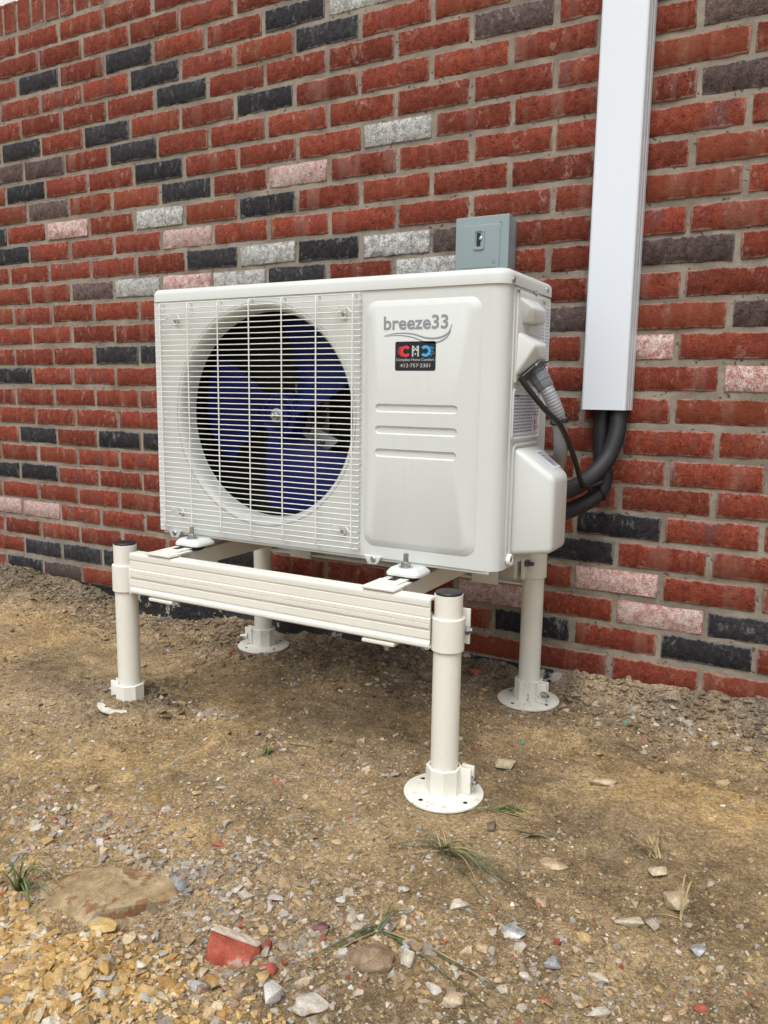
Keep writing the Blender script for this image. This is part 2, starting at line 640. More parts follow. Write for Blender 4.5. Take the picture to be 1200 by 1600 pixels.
def rough_mask(X, D):
    m = np.exp(-(D / 0.20) ** 2) * 0.9
    m = np.maximum(m, np.exp(-(((X + 0.84) / 0.16) ** 2 + ((D - 0.62) / 0.12) ** 2)))
    m = np.maximum(m, 0.5 * sstep(X, -1.6, -2.2))
    m = m * (0.65 + 0.9 * vnoise(X, D, 0.11, 3))
    return np.clip(m + 0.10, 0.06, 1)


def ground_h(X, D):
    X = np.asarray(X, float)
    D = np.asarray(D, float)
    wz = np.interp(X, _wx, _wz)
    wl = np.where(X < -1.3, 0.20, np.where(X > -0.2, 0.055, 0.075))
    t = np.exp(-(np.clip(D, 0, None) / wl) ** 2)
    far = sstep(np.hypot(X + 0.5, D - 0.6), 3.0, 8.0)
    base = GZ + (wz - GZ) * t
    base = base + 0.030 * vnoise(X, D, 0.62, 1) * sstep(D, 0.55, 1.0) + 0.012 * vnoise(X, D, 0.27, 2)
    rm = rough_mask(X, D)
    det = 0.017 * vnoise(X, D, 0.10, 4) + 0.011 * vnoise(X, D, 0.045, 5)
    det = det + 0.009 * rm * (clods(X, D, 0.055, 6) - 0.3) + 0.009 * rm * (clods(X, D, 0.026, 7) - 0.25)
    det = det + 0.0048 * (0.35 + 1.2 * rm) * clods(X, D, 0.0135, 8) + 0.0026 * clods(X + 0.3 * vnoise(X, D, .05, 9), D, 0.0095, 9) * (0.4 + vnoise(X, D, 0.09, 10) + 0.5)
    # hollow with the embedded rock, heap of ochre gravel in front of it
    base = base + 0.028 * np.exp(-(((X + 0.27) / 0.20) ** 2 + ((D - 1.30) / 0.12) ** 2))
    h = base + det * (1 - far)
    for k, (px, pd) in POSTS.items():
        r = np.hypot(X - px, D - pd)
        if k == 'FL':
            w = 1 - sstep(r, 0.09, 0.16)
            lump = -0.0850 + 0.010 * clods(X, D, 0.026, 21) + 0.006 * clods(X, D, 0.014, 22)
            ang = np.degrees(np.arctan2(D - pd, X - px))
            rim = sstep(r, 0.050, 0.062)
            front = rim * (np.exp(-((ang - 100) / 50) ** 4) + 0.8 * np.exp(-((ang + 49) / 20) ** 2)) * (0.75 + 1.2 * vnoise(X, D, 0.02, 24))
            lump = lump + 0.008 * np.exp(-(r / 0.045) ** 2) - 0.023 * np.clip(front, 0, 1)
        else:
            w = 1 - sstep(r, 0.082, 0.13)
            lump = np.minimum(h, -0.0915 + 0.003 * vnoise(X, D, 0.02, 23))
            lump = np.where(r < 0.10, np.minimum(lump, -0.090), lump)
        h = h * (1 - w) + lump * w
    return h


def ground_col(X, D):
    """earth colours (grey-brown fill by the wall, brown loam, ochre clay) and painted shade under the unit"""
    n = np.shape(X)
    brown = np.array([0.325, 0.235, 0.125])
    grey = np.array([0.215, 0.172, 0.125])
    ochre = np.array([0.465, 0.315, 0.140])
    pale = np.array([0.385, 0.295, 0.180])
    c = np.broadcast_to(brown, n + (3,)).copy()
    g = np.clip(rough_mask(X, D) * 1.15 - 0.05 + 0.5 * vnoise(X, D, 0.15, 31), 0, 1)[..., None]
    c = c * (1 - g) + grey * g
    o = sstep(vnoise(X, D, 0.26, 32) + 0.30 * vnoise(X, D, 0.07, 33), 0.05, 0.34) * 0.55
    o = np.maximum(o, 0.95 * np.exp(-(((X - 0.38) / 0.22) ** 2 + ((D - 0.39) / 0.11) ** 2)) * (0.75 + vnoise(X, D, 0.06, 34)))
    o = np.maximum(o, 0.8 * np.exp(-(((X - 0.13) / 0.12) ** 2 + ((D - 0.33) / 0.05) ** 2)) * (0.75 + vnoise(X, D, 0.05, 38)))
    unit_shade = 0.55 * np.exp(-(((X + 0.45) / 0.42) ** 2 + ((D - 0.30) / 0.24) ** 2))  # shade beneath the heat pump, painted into the soil colour
    o = np.maximum(o, 0.9 * np.exp(-(((X + 0.25) / 0.22) ** 2 + ((D - 1.30) / 0.13) ** 2)))
    o = np.clip(o * (1 - 0.8 * g[..., 0]), 0, 1)[..., None]
    c = c * (1 - o) + ochre * o
    p = np.clip(sstep(vnoise(X, D, 0.33, 35) + 0.4 * vnoise(X, D, 0.05, 36), 0.0, 0.4) * 0.6, 0, 1)[..., None]
    c = c * (1 - p * (1 - o)) + pale * p * (1 - o)
    c = c * (1 - 0.45 * unit_shade)[..., None]
    return c * (1 + 0.30 * vnoise(X, D, 0.018, 37) + 0.55 * vnoise(X, D, 0.14, 39) + 0.3 * vnoise(X, D, 0.05, 40))[..., None]


def build_ground():
    fx = np.arange(-2.62, 0.86, 0.0042)
    fd = np.arange(-0.03, 1.66, 0.0042)
    ext = lambda a, s: a + s * np.cumsum(0.02 * 1.6 ** np.arange(16))
    xs = np.concatenate([ext(fx[0], -1)[::-1], fx, ext(fx[-1], 1)])
    ds = np.concatenate([ext(fd[0], -1)[::-1], fd, ext(fd[-1], 1)])
    X, D = np.meshgrid(xs, ds)
    Z = ground_h(X, D)
    nx, nd = len(xs), len(ds)
    co = np.stack([X, -D, Z], -1).reshape(-1, 3).astype(np.float32)
    a = (np.arange(nd - 1)[:, None] * nx + np.arange(nx - 1)[None, :]).ravel()
    q = np.stack([a + nx, a + nx + 1, a + 1, a], 1).astype(np.int32)
    me = bpy.data.meshes.new('ground')
    me.vertices.add(len(co))
    me.vertices.foreach_set('co', co.ravel())
    me.loops.add(q.size)
    me.loops.foreach_set('vertex_index', q.ravel())
    me.polygons.add(len(q))
    me.polygons.foreach_set('loop_start', np.arange(0, q.size, 4, dtype=np.int32))
    me.polygons.foreach_set('use_smooth', np.ones(len(q), dtype=bool))
    me.update(calc_edges=True)
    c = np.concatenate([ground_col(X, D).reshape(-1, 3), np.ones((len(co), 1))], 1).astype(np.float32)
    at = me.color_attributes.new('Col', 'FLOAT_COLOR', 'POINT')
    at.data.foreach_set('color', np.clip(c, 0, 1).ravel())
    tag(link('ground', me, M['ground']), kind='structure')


build_ground()

# ------------------------------------------------------------------ brick wall
COURSE, MOD = 0.0677, 0.20307
BL, BH = 0.1908, 0.0558
# measured wander of the courses at the left and right of the wall, in mm: (left x, left z, right x, right z) from the bottom course up
WANDER = [(-3.7, -8.1, -1.6, -2.4), (2.2, -1.7, 4.4, 0.9), (-5.1, -0.6, 1.4, -0.7), (3.5, 2.6, 1.6, 1.7), (-5.2, -0.2, -1.3, 1.9), (0.2, 1.3, -2.9, 1.8), (1.3, 0.6, -1.3, -0.3), (3.1, -2.1, -3.4, -5.0), (0.3, -1.4, -4.9, -4.7), (-2.6, -2.4, -0.3, -2.5), (-4.6, 0.2, -8.0, 0.2), (3.5, -0.9, -2.6, 2.2), (1.0, 2.1, -1.0, 0.2), (9.8, 3.7, 3.7, -0.5), (3.0, 3.3, 4.5, 3.0), (2.2, 5.3, 5.6, -1.6), (8.1, 3.1, 10.9, 0.6), (-1.6, 1.9, 5.1, -0.2), (10.3, 2.2, 6.5, 0.2), (3.2, -0.1, 8.2, 0.5), (3.3, 1.1, 2.0, -0.7), (-7.4, 0.4, -0.1, -0.2), (-1.6, -0.2, 0, 0), (-4.5, -2.3, 0, 0), (-7.4, -5.6, 0, 0), (1.2, -6.3, 0, 0), (0.1, -10.1, 0, 0)]
SPECIAL = {}
BRICK_KINDS = '''24 -4.5 black; 23 -4.0 black; 24 -7.5 black; 24 -9.5 black; 23 -7.0 black; 22 -6.5 black; 21 -5.0 black; 21 -8.0 black; 21 -10.0 black; 20 -7.5 black; 19 -7.0 black; 18 -6.5 black; 17 -5.0 black; 19 -10.0 black; 16 -10.5 black; 17 -11.0 black; 15 -6.0 black; 15 -4.0 black; 14 -4.5 black; 11 -8.0 black; 11 -7.0 black; 10 -10.5 black; 7 -10.0 black; 7 -8.0 black; 7 -7.0 black; 5 -11.0 black; 5 -10.0 black; 1 -10.0 black; 1 -9.0 black; 1 -8.0 black; 0 -10.5 black; 5 0.0 black; 4 -0.5 black; 1 -1.0 black; 2 1.5 black; 1 1.0 black; 2 -5.5 black; 21 1.0 brown; 19 1.0 brown; 22 -1.5 brown; 14 0.5 brown; 12 1.5 brown; 12 -0.5 brown; 15 -2.0 brown; 20 -9.5 brown; 20 -10.5 brown; 18 -9.5 brown; 14 -8.5 brown; 0 -9.5 brown; 24 -3.5 white; 19 -3.0 white; 17 -7.0 white; 15 -5.0 white; 15 -3.0 white; 14 -2.5 white; 14 -5.5 white; 14 -7.5 white; 18 -4.5 pink; 17 -9.0 pink; 16 -6.5 pink; 14 -6.5 pink; 3 -11.0 pink; 3 -10.0 pink; 11 0.0 pink; 10 1.5 pink; 3 0.0 pink; 2 0.5 pink; 2 -1.5 pink'''
for ln in BRICK_KINDS.split(';'):
    p = ln.split()
    if len(p) == 3:
        SPECIAL[(int(p[0]), float(p[1]))] = p[2]

wall = thing('brick_wall', 'red brick house wall with scattered black, white and brown bricks behind the heat pump', 'wall', W(-0.8, -0.05, -0.13))


def brick_mesh(name, L, H, nx, nz, seed):
    r = random.Random(seed)
    bm = bmesh.new()
    g = {}
    for j in range(nz + 1):
        for i in range(nx + 1):
            u = 0 if i == 0 else 1 if i == nx else 0.014 + 0.972 * (i - 1) / (nx - 2)
            v = 0 if j == 0 else 1 if j == nz else 0.050 + 0.900 * (j - 1) / (nz - 2)
            x, z = (u - 0.5) * L, (v - 0.5) * H
            ei, ej = i in (0, nx), j in (0, nz)
            d = r.uniform(-0.0006, 0.0006)
            if ei or ej:
                d -= 0.0020 + r.uniform(0, 0.0012)
                x += r.uniform(-0.0012, 0.0012) + (0.0010 if i == 0 else -0.0010) * (ei and ej)
                z += r.uniform(-0.0011, 0.0011) + (0.0008 if j == 0 else -0.0008) * (ei and ej)
            g[i, j] = bm.verts.new(W(x, d, z))
    for j in range(nz):
        for i in range(nx):
            bm.faces.new((g[i, j], g[i + 1, j], g[i + 1, j + 1], g[i, j + 1]))
    ring = [(i, 0) for i in range(nx)] + [(nx, j) for j in range(nz)] + [(i, nz) for i in range(nx, 0, -1)] + [(0, j) for j in range(nz, 0, -1)]
    back = {}
    for k in ring:
        c = g[k].co
        back[k] = bm.verts.new((c.x, 0.03, c.z))
    for a, b in zip(ring, ring[1:] + ring[:1]):
        bm.faces.new((g[b], g[a], back[a], back[b]))
    me = bpy.data.meshes.new(name)
    bmesh.ops.recalc_face_normals(bm, faces=bm.faces[:])
    bm.to_mesh(me)
    bm.free()
    for p in me.polygons:
        p.use_smooth = True
    me.set_sharp_from_angle(angle=math.radians(50))
    at = me.attributes.new('bc', 'FLOAT_VECTOR', 'POINT')
    for i, v in enumerate(me.vertices):
        at.data[i].vector = (min(max(v.co.x / L + 0.5, 0), 1), min(max(v.co.z / H + 0.5, 0), 1), 0)
    return me


VARIANTS = 7
brick_meshes = {}
for kd in BRICK:
    for i in range(VARIANTS):
        me = brick_mesh('brick', BL, BH, 11, 4, i * 13 + len(kd))
        me.materials.append(BRICK[kd])
        brick_meshes[kd, i] = me
    for i in range(2):
        me = brick_mesh('rowlock', 0.056, 0.092, 5, 6, i * 5 + len(kd))
        me.materials.append(BRICK[kd])
        brick_meshes[kd, 'row', i] = me

# project with the camera above only to rank bricks by the size they show at (which ones become single objects)
view = cam.matrix_world.inverted()


def screen(p):
    q = view @ p
    return q.x / -q.z * 1229.05 + 600, 800 - q.y / -q.z * 1229.05, -q.z


cand = []
for r in range(0, 33):
    wr = WANDER[min(max(r, 0), 26)]
    phase = 0.0 if r % 2 == 1 else 0.5
    for c in range(-15, 6):
        u = c + phase                      # joint to the left of the brick
        t = min(max((u + 10.5) / 11.5, 0), 1)
        dx = (wr[0] * (1 - t) + wr[2] * t) / 1000
        dz = (wr[1] * (1 - t) + wr[3] * t) / 1000
        x = (u + 0.5) * MOD + dx + random.gauss(0, 0.0012)
        z = r * COURSE + dz + random.gauss(0, 0.0007)
        if not -2.75 < x < 1.0:
            continue
        if r >= 27 and -3.3 < x < -1.50 and z > 1.75:
            continue
        if r >= 30:
            continue
        sx, sy, dist = screen(W(x, 0, z))
        inside = -60 < sx < 1260 and -40 < sy < 1640 and r >= 0
        hidden = (270 < sx < 770 and 470 < sy < 800) or (960 < 0)
        kd = SPECIAL.get((r, u))
        if kd is None:
            q = random.random()
            kd = 'red' if (inside and not hidden) or q < 0.82 else ('black' if q < 0.9 else 'brown')
        size = 1 / dist ** 2 if inside and not hidden else (0.02 / dist ** 2 if inside else 0.0)
        cand.append((size, x, z, kd, 'n'))
for i in range(20):
    x = -2.62 + i * 0.0677 - 0.012
    if x > -1.50:
        break
    sx, sy, dist = screen(W(x, 0, 1.85))
    kd = 'brown' if i == 17 else 'red'
    cand.append((0.5 / dist ** 2 if sx > -20 else 0.0, x, 1.7995 + 0.0385, kd, 'row'))
cand.sort(key=lambda a: -a[0])
singles = [c for c in cand[:300] if c[0] > 0]
rest = cand[len(singles):]


def brick_pose(x, z):
    return Matrix.Translation(W(x, random.uniform(-0.0012, 0.0018), z)) @ Matrix.Rotation(random.gauss(0, 0.003), 4, 'Y') @ Matrix.Rotation(random.gauss(0, 0.008), 4, 'X')


inv = Matrix.Translation(-Vector(wall.location))
for size, x, z, kd, typ in singles:
    me = brick_meshes[kd, random.randrange(VARIANTS)] if typ == 'n' else brick_meshes[kd, 'row', random.randrange(2)]
    o = bpy.data.objects.new('brick', me)
    COL.objects.link(o)
    o.parent = wall
    o.matrix_basis = inv @ brick_pose(x, z)
# bricks at the rim of the view, joined
co, fc, bc, mi = [], [], [], []
order = list(BRICK)
for size, x, z, kd, typ in rest:
    me = brick_meshes[kd, random.randrange(VARIANTS)] if typ == 'n' else brick_meshes[kd, 'row', random.randrange(2)]
    mt = brick_pose(x, z)
    b0 = len(co)
    rr = random.random()
    for v, a in zip(me.vertices, me.attributes['bc'].data):
        co.append(mt @ v.co)
        bc.append((a.vector[0], a.vector[1], rr))
    for p in me.polygons:
        fc.append([b0 + k for k in p.vertices])
        mi.append(order.index(kd))
me = bpy.data.meshes.new('outer_bricks')
me.from_pydata(co, [], fc)
at = me.attributes.new('bc', 'FLOAT_VECTOR', 'POINT')
at.data.foreach_set('vector', np.array(bc, np.float32).ravel())
for kd in order:
    me.materials.append(BRICK[kd])
me.polygons.foreach_set('material_index', mi)
o = bpy.data.objects.new('outer_bricks', me)
COL.objects.link(o)
o.parent = wall
o.matrix_parent_inverse = inv
o['kind'] = 'stuff'

# mortar bed: a real sheet behind the brick faces with uneven tooling
mx = np.arange(-2.8, 1.1, 0.006)
mz = np.arange(-0.037, 2.05, 0.006)
X, Z = np.meshgrid(mx, mz)
Dm = -0.0030 + 0.0020 * vnoise(X, Z, 0.03, 51) + 0.0016 * vnoise(X, Z, 0.011, 52)
Dm = np.where((X < -1.47) & (Z > 1.876), -0.10, Dm)
bm = bmesh.new()
nx, nz = len(mx), len(mz)
me = bpy.data.meshes.new('mortar')
v = np.stack([X, -Dm, Z], -1).reshape(-1, 3)
a = (np.arange(nz - 1)[:, None] * nx + np.arange(nx - 1)[None, :]).ravel()
q = np.stack([a, a + 1, a + nx + 1, a + nx], 1)
bm.free()
me.from_pydata(v.tolist(), [], q.tolist())
for p in me.polygons:
    p.use_smooth = True
link('mortar', me, M['mortar'], wall)
bm = bmesh.new()
bm_box(bm, -6.0, 3.5, -0.35, -0.035, -0.040, 1.80)
bm_box(bm, -1.42, 3.5, -0.35, -0.035, 1.8, 2.9)
bm_box(bm, -6.0, -3.4, -0.35, -0.035, 1.8, 2.9)
obj('wall_core', bm, 'mortar', wall, 0)
# tarred foundation under the lowest course
bm = bmesh.new()
xs = np.arange(-2.75, 1.0, 0.02)
zs = np.linspace(-0.30, -0.036, 14)
gv = [[bm.verts.new(W(x, -0.004 + 0.012 * float(vnoise(x, z, 0.09, 61)) + 0.006 * float(vnoise(x, z, 0.03, 62)), z)) for x in xs] for z in zs]
for j in range(len(zs) - 1):
    for i in range(len(xs) - 1):
        bm.faces.new((gv[j][i], gv[j][i + 1], gv[j + 1][i + 1], gv[j + 1][i]))
obj('foundation', bm, 'foundation', wall, 60)
# window above the rowlock sill, far left
win = bmesh.new()
x0, x1, z0, z1 = -3.30, -1.46, 1.876, 3.0
bm_box(win, x0, x1, -0.09, -0.012, z0, z0 + 0.075, 0.004)
bm_box(win, x0, x1, -0.09, -0.012, z1 - 0.07, z1, 0.004)
bm_box(win, x0, x0 + 0.07, -0.088, -0.014, z0 + 0.076, z1 - 0.071, 0.004)
bm_box(win, x1 - 0.07, x1, -0.088, -0.014, z0 + 0.076, z1 - 0.071, 0.004)
wf = obj('window_frame', win, 'vinyl', wall)
bm = bmesh.new()
bm_box(bm, x0 + 0.071, x1 - 0.071, -0.058, -0.046, z0 + 0.076, z1 - 0.071)
obj('window_pane', bm, 'glass', wf, 0)

# ------------------------------------------------------------------ line set cover (white duct)
lsc = thing('line_set_cover', 'tall white plastic duct cover running up the brick wall right of the heat pump', 'duct cover', W(0.066, 0.004, 0.607))


def duct_profile(x0, x1, d1, r, n=6):
    p = [(x0, 0.004)]
    for cx, s0 in ((x0 + r, 180), (x1 - r, 90)):
        for i in range(n + 1):
            a = math.radians(s0 - 90 * i / n)
            p.append((cx + r * math.cos(a), d1 - r + r * math.sin(a)))
    p.append((x1, 0.004))
    return p


bm = bmesh.new()
th = 0.0022
op = duct_profile(0.0165, 0.1150, 0.068, 0.007)
ip = duct_profile(0.0165 + th, 0.1150 - th, 0.068 - th, 0.005)
loop = op + ip[::-1]
bm_rings(bm, [[W(x, d, z) for x, d in loop] for z in (0.6075, 1.2, 2.9)])
obj('duct_cover', bm, 'duct', lsc, 30)
bm = bmesh.new()
bm_box(bm, 0.0185, 0.1130, 0.0035, 0.0055, 0.609, 2.9)
bm_box(bm, 0.1156, 0.1172, 0.0040, 0.0240, 0.6068, 2.9, 0.0004, 1)
bm_box(bm, 0.0140, 0.0158, 0.0040, 0.0240, 0.6068, 2.9, 0.0004, 1)
bm_box(bm, 0.1154, 0.1163, 0.0285, 0.0440, 0.6072, 2.9, 0.0003, 1)
obj('base_channel', bm, 'duct', lsc, 30)

# ------------------------------------------------------------------ disconnect box
box = thing('disconnect_box', 'grey electrical disconnect box on the brick wall just above the heat pump', 'electrical box', W(-0.238, 0.002, 0.80))
bm = bmesh.new()
bm_box(bm, -0.3020, -0.1740, 0.002, 0.046, 0.800, 1.0430, 0.002)
obj('box_body', bm, 'gray_box', box)
bm = bmesh.new()
F = lambda d: (lambda x, z: W(x, d, z))
x0, x1, z0, z1 = -0.3045, -0.1715, 0.798, 1.0480
lo = [[W(x, 0.040, z) for x, z in rrect(x0, x1, z0, z1, 0.003)], [W(x, 0.0615, z) for x, z in rrect(x0, x1, z0, z1, 0.003)],
      [W(x, 0.0630, z) for x, z in rrect(x0 + .0015, x1 - .0015, z0 + .0015, z1 - .0015, 0.002)]]
inn = rrect(x0 + 0.014, x1 - 0.019, z0 + 0.02, z1 - 0.020, 0.008)
inn2 = rrect(x0 + 0.017, x1 - 0.026, z0 + 0.02, z1 - 0.0235, 0.006)
lo += [[W(x, 0.0630, z) for x, z in inn], [W(x, 0.0665, z) for x, z in rrect(x0 + 0.0155, x1 - 0.0215, z0 + .02, z1 - .0215, .007)],
       [W(x, 0.0665, z) for x, z in inn2]]
bm_rings(bm, lo, False, True)
cov = obj('box_cover', bm, 'gray_box', box, 25)
bm = bmesh.new()
wx, wz = -0.2430, 0.9950
bm_rings(bm, [[W(x, 0.0662, z) for x, z in rrect(wx - .0135, wx + .0135, wz - .023, wz + .023, .006)],
              [W(x, 0.0690, z) for x, z in rrect(wx - .0135, wx + .0135, wz - .023, wz + .023, .006)],
              [W(x, 0.0690, z) for x, z in rrect(wx - .0095, wx + .0095, wz - .0185, wz + .0185, .004)],
              [W(x, 0.0668, z) for x, z in rrect(wx - .0085, wx + .0085, wz - .0175, wz + .0175, .004)]], False, True)
obj('latch_recess', bm, 'gray_box', cov)
bm = bmesh.new()
bm_box(bm, wx - .006, wx + .004, 0.0669, 0.0674, wz - .015, wz + .015)
obj('latch_slot', bm, 'dark', cov, 0)
bm = bmesh.new()
bm_lathe(bm, W(wx + .0045, 0.0669, wz + .002), W(0, 1, 0), [(0, .004), (.002, .004), (.003, .002)], 12)
obj('latch_screw', bm, 'steel', cov)
for cx, cz in ((-0.1915, 1.029), (-0.2050, 0.9440)):
    bm = bmesh.new()
    d = 0.0630 if cz > 1 else 0.0665
    bm_lathe(bm, W(cx, d - .0003, cz), W(0, 1, 0), [(0, .0048), (.0012, .0044), (.0012, .0030), (.0004, .0028)], 16)
    obj('cover_rivet', bm, 'gray_box', cov, 30)
bm = bmesh.new()
for a, b in ((-0.288, -0.235), (-0.228, -0.200)):
    bm_box(bm, a, b, .0664, .0673, .9315, .9330)
    k = a
    while k < b - .004:
        w = random.uniform(.003, .006)
        bm_box(bm, k, k + w * .75, .0664, .0671, .9225, .9270)
        k += w
obj('embossed_marks', bm, 'gray_box', cov, 0)['kind'] = 'stuff'

# ------------------------------------------------------------------ mounting stand
st = thing('mounting_stand', 'cream metal stand with four round posts standing on the dirt under the heat pump', 'stand', W(-0.46, 0.345, -0.087))
PR = 0.0255
TOPZ = {'FR': 0.288, 'FL': 0.292, 'RR': 0.285, 'RL': 0.285}
for k, (px, pd) in POSTS.items():
    front = k[0] == 'F'
    s = 1 if k[1] == 'R' else -1
    bm = bmesh.new()
    bm_lathe(bm, W(px, pd, -0.083), W(0, 0, 1), [(0, PR), (TOPZ[k] + 0.083, PR)], 40)
    p = obj('post', bm, 'cream', st)
    bm = bmesh.new()
    bm_lathe(bm, W(px, pd, TOPZ[k] - 0.002), W(0, 0, 1), [(0, PR - .003), (.0022, PR - .0012), (.0050, PR - .0012), (.0068, PR - .003), (.0078, 0.012), (.0080, 0.001)], 36)
    obj('end_cap', bm, 'black', p)
    # base flange with four holes
    bm = bmesh.new()
    N = 64
    ring = lambda r, z: [W(px + r * math.cos(2 * math.pi * i / N), pd + r * math.sin(2 * math.pi * i / N), z) for i in range(N)]
    fz = 0.0048 if k == 'FL' else 0.0
    bm_rings(bm, [ring(0.072, -0.0905 + fz), ring(0.0735, -0.0895 + fz), ring(0.0735, -0.0865 + fz), ring(0.072, -0.0855 + fz), ring(0.030, -0.0842 + fz)], True, True)
    fl = obj('base_flange', bm, 'soiled' if k == 'FL' else 'cream_dirty', st)
    for i in range(4):
        a = math.radians(22 + 90 * i)
        bm = bmesh.new()
        bm_lathe(bm, W(px + .056 * math.cos(a), pd + .056 * math.sin(a), -0.0868 + fz), W(0, 0, 1), [(0, .0048), (.0017, .0048), (.0019, .0040)], 12)
        obj('bolt_hole', bm, 'dark', fl, 0)
    # base collar: faceted socket with a clamping lug and bolt
    bm = bmesh.new()
    oct_ = lambda r, z: [W(px + r * math.cos(math.radians(22.5 + 45 * i)), pd + r * math.sin(math.radians(22.5 + 45 * i)), z) for i in range(8)]
    inner = lambda r, z: [W(px + r * math.cos(math.radians(22.5 + 45 * i)), pd + r * math.sin(math.radians(22.5 + 45 * i)), z) for i in range(8)]
    b2 = bmesh.new()
    bm_rings(b2, [oct_(0.0335, -0.085), oct_(0.0335, -0.036), oct_(0.0318, -0.0345), oct_(0.0285, -0.0345), oct_(0.0285, -0.05)], True, False)
    merge(bm, b2)
    bx = px + s * 0.038
    bd = pd - (0.016 if k == 'FR' else -0.002 if k == 'FL' else -0.012)
    for e in (-1, 1):
        bm_box(bm, bx - .012, bx + .012, bd + e * .0075 - .003, bd + e * .0075 + .003, -0.084, -0.0355, .0012)
    cl = obj('base_collar', bm, 'cream' if k[0] == 'F' else 'cream_dirty', st, 30)
    bm = bmesh.new()
    ax = W(s, 0.25 if front else 0.6, 0).normalized()
    b0 = W(bx + s * .004, bd + (.0 if front else .010), -0.060)
    bm_lathe(bm, b0, ax, [(0, .0085), (.006, .0085), (.0062, .0062), (.0125, .0062), (.0127, .0040), (.019, .0038)], 6)
    obj('clamp_bolt', bm, 'steel', cl, 20)
    # rail clamp round the post
    bm = bmesh.new()
    zc0, zc1 = (0.186, 0.246) if front else (0.215, 0.283)
    rr = lambda r, z: [W(px + r * math.cos(2 * math.pi * i / 40), pd + r * math.sin(2 * math.pi * i / 40), z) for i in range(40)]
    bm_rings(bm, [rr(PR - .001, zc0), rr(.0292, zc0), rr(.0300, zc0 + .001), rr(.0300, zc1 - .001), rr(.0292, zc1), rr(PR - .001, zc1)], False, False)
    sg = -s                                  # towards the rail
    if front:
        bm_box(bm, px + sg * .024 - .004, px + sg * .030 + .004, pd - .012, pd + .010, zc0 + .002, zc1 - .002, .0012)
        bm_box(bm, px + sg * .033 - .003, px + sg * .033 + .003, pd + .001, pd + .020, zc0 - .002, zc1 + .004, .0010)
        if s > 0:
            bm_box(bm, px + .010, px + .028, pd - .038, pd - .033, zc0 + .004, zc1 + .010, .001)
            bm_box(bm, px - .020, px - .002, pd - .038, pd - .026, zc0 + .004, zc1 + .010, .001)
        bo, axb = W(px + s * .020, pd - .034, zc0 + .030), W(s, -0.25, 0)
    else:
        for e in (0, 1):
            bm_box(bm, px - s * .030 + e * s * .017 - .003, px - s * .030 + e * s * .017 + .003, pd + .012, pd + .047, zc0, zc1 - .004, .001)
        bo, axb = W(px - s * .008, pd + .036, zc0 + .038), W(s, 0.15, 0)
    rc = obj('rail_clamp', bm, 'cream', st)
    if k != 'RL':
        bm = bmesh.new()
        bm_lathe(bm, bo, axb, [(0, .0085), (.0075, .0085), (.0078, .0050), (.020 if not front else .012, .0048), (.0208 if not front else .0126, .003)], 6)
        obj('clamp_bolt', bm, 'dark_steel', rc, 20)


def rail(name, x0, x1, d_face, sgn, z0, z1):
    """extruded channel; d_face is the outer face, sgn +1 when it looks towards the camera"""
    H = z1 - z0
    pr = [(0, -0.026), (0, 0.0), (0.002, 0.0022), (0.006, 0.0030), (0.010, 0.0022), (0.013, -0.0002), (0.0155, -0.0002), (0.017, 0.0008), (0.030, 0.0008),
          (0.031, -0.0004), (0.034, -0.0004), (0.035, 0.0020), (0.042, 0.0030), (0.0440, 0.0030), (0.0443, -0.0005), (0.0452, -0.0005), (0.0455, 0.0018), (0.052, 0.0020),
          (0.0535, 0.0004), (0.055, 0.0004), (0.056, 0.0010), (0.070, 0.0010), (0.071, 0.0004), (0.073, 0.0004), (0.0745, 0.0022), (0.080, 0.0030), (0.086, 0.0022),
          (0.088, 0.0), (0.088, -0.026), (0.084, -0.026), (0.084, -0.003), (0.004, -0.003), (0.004, -0.026)]
    bm = bmesh.new()
    n = 24
    bm_rings(bm, [[W(x0 + (x1 - x0) * i / n, d_face + sgn * b, z0 + a * H / 0.088) for a, b in pr] for i in range(n + 1)])
    o = obj(name, bm, 'cream', st, 30)
    # stippled grip strips pressed into the ridges
    if sgn > 0:
        bm = bmesh.new()
        for zz in (0.0822, 0.0388, 0.0048):
            x = x0 + 0.004
            z = z0 + zz * H / .088
            while x < x1 - 0.004:
                bm_poly(bm, [W(x, d_face + .00335, z - .0016), W(x + .0034, d_face + .00335, z - .0016), W(x + .0040, d_face + .0034, z + .0016), W(x + .0006, d_face + .0034, z + .0016)])
                x += 0.0062
        obj('grip_strip', bm, 'white', o, 0)['kind'] = 'stuff'
    return o


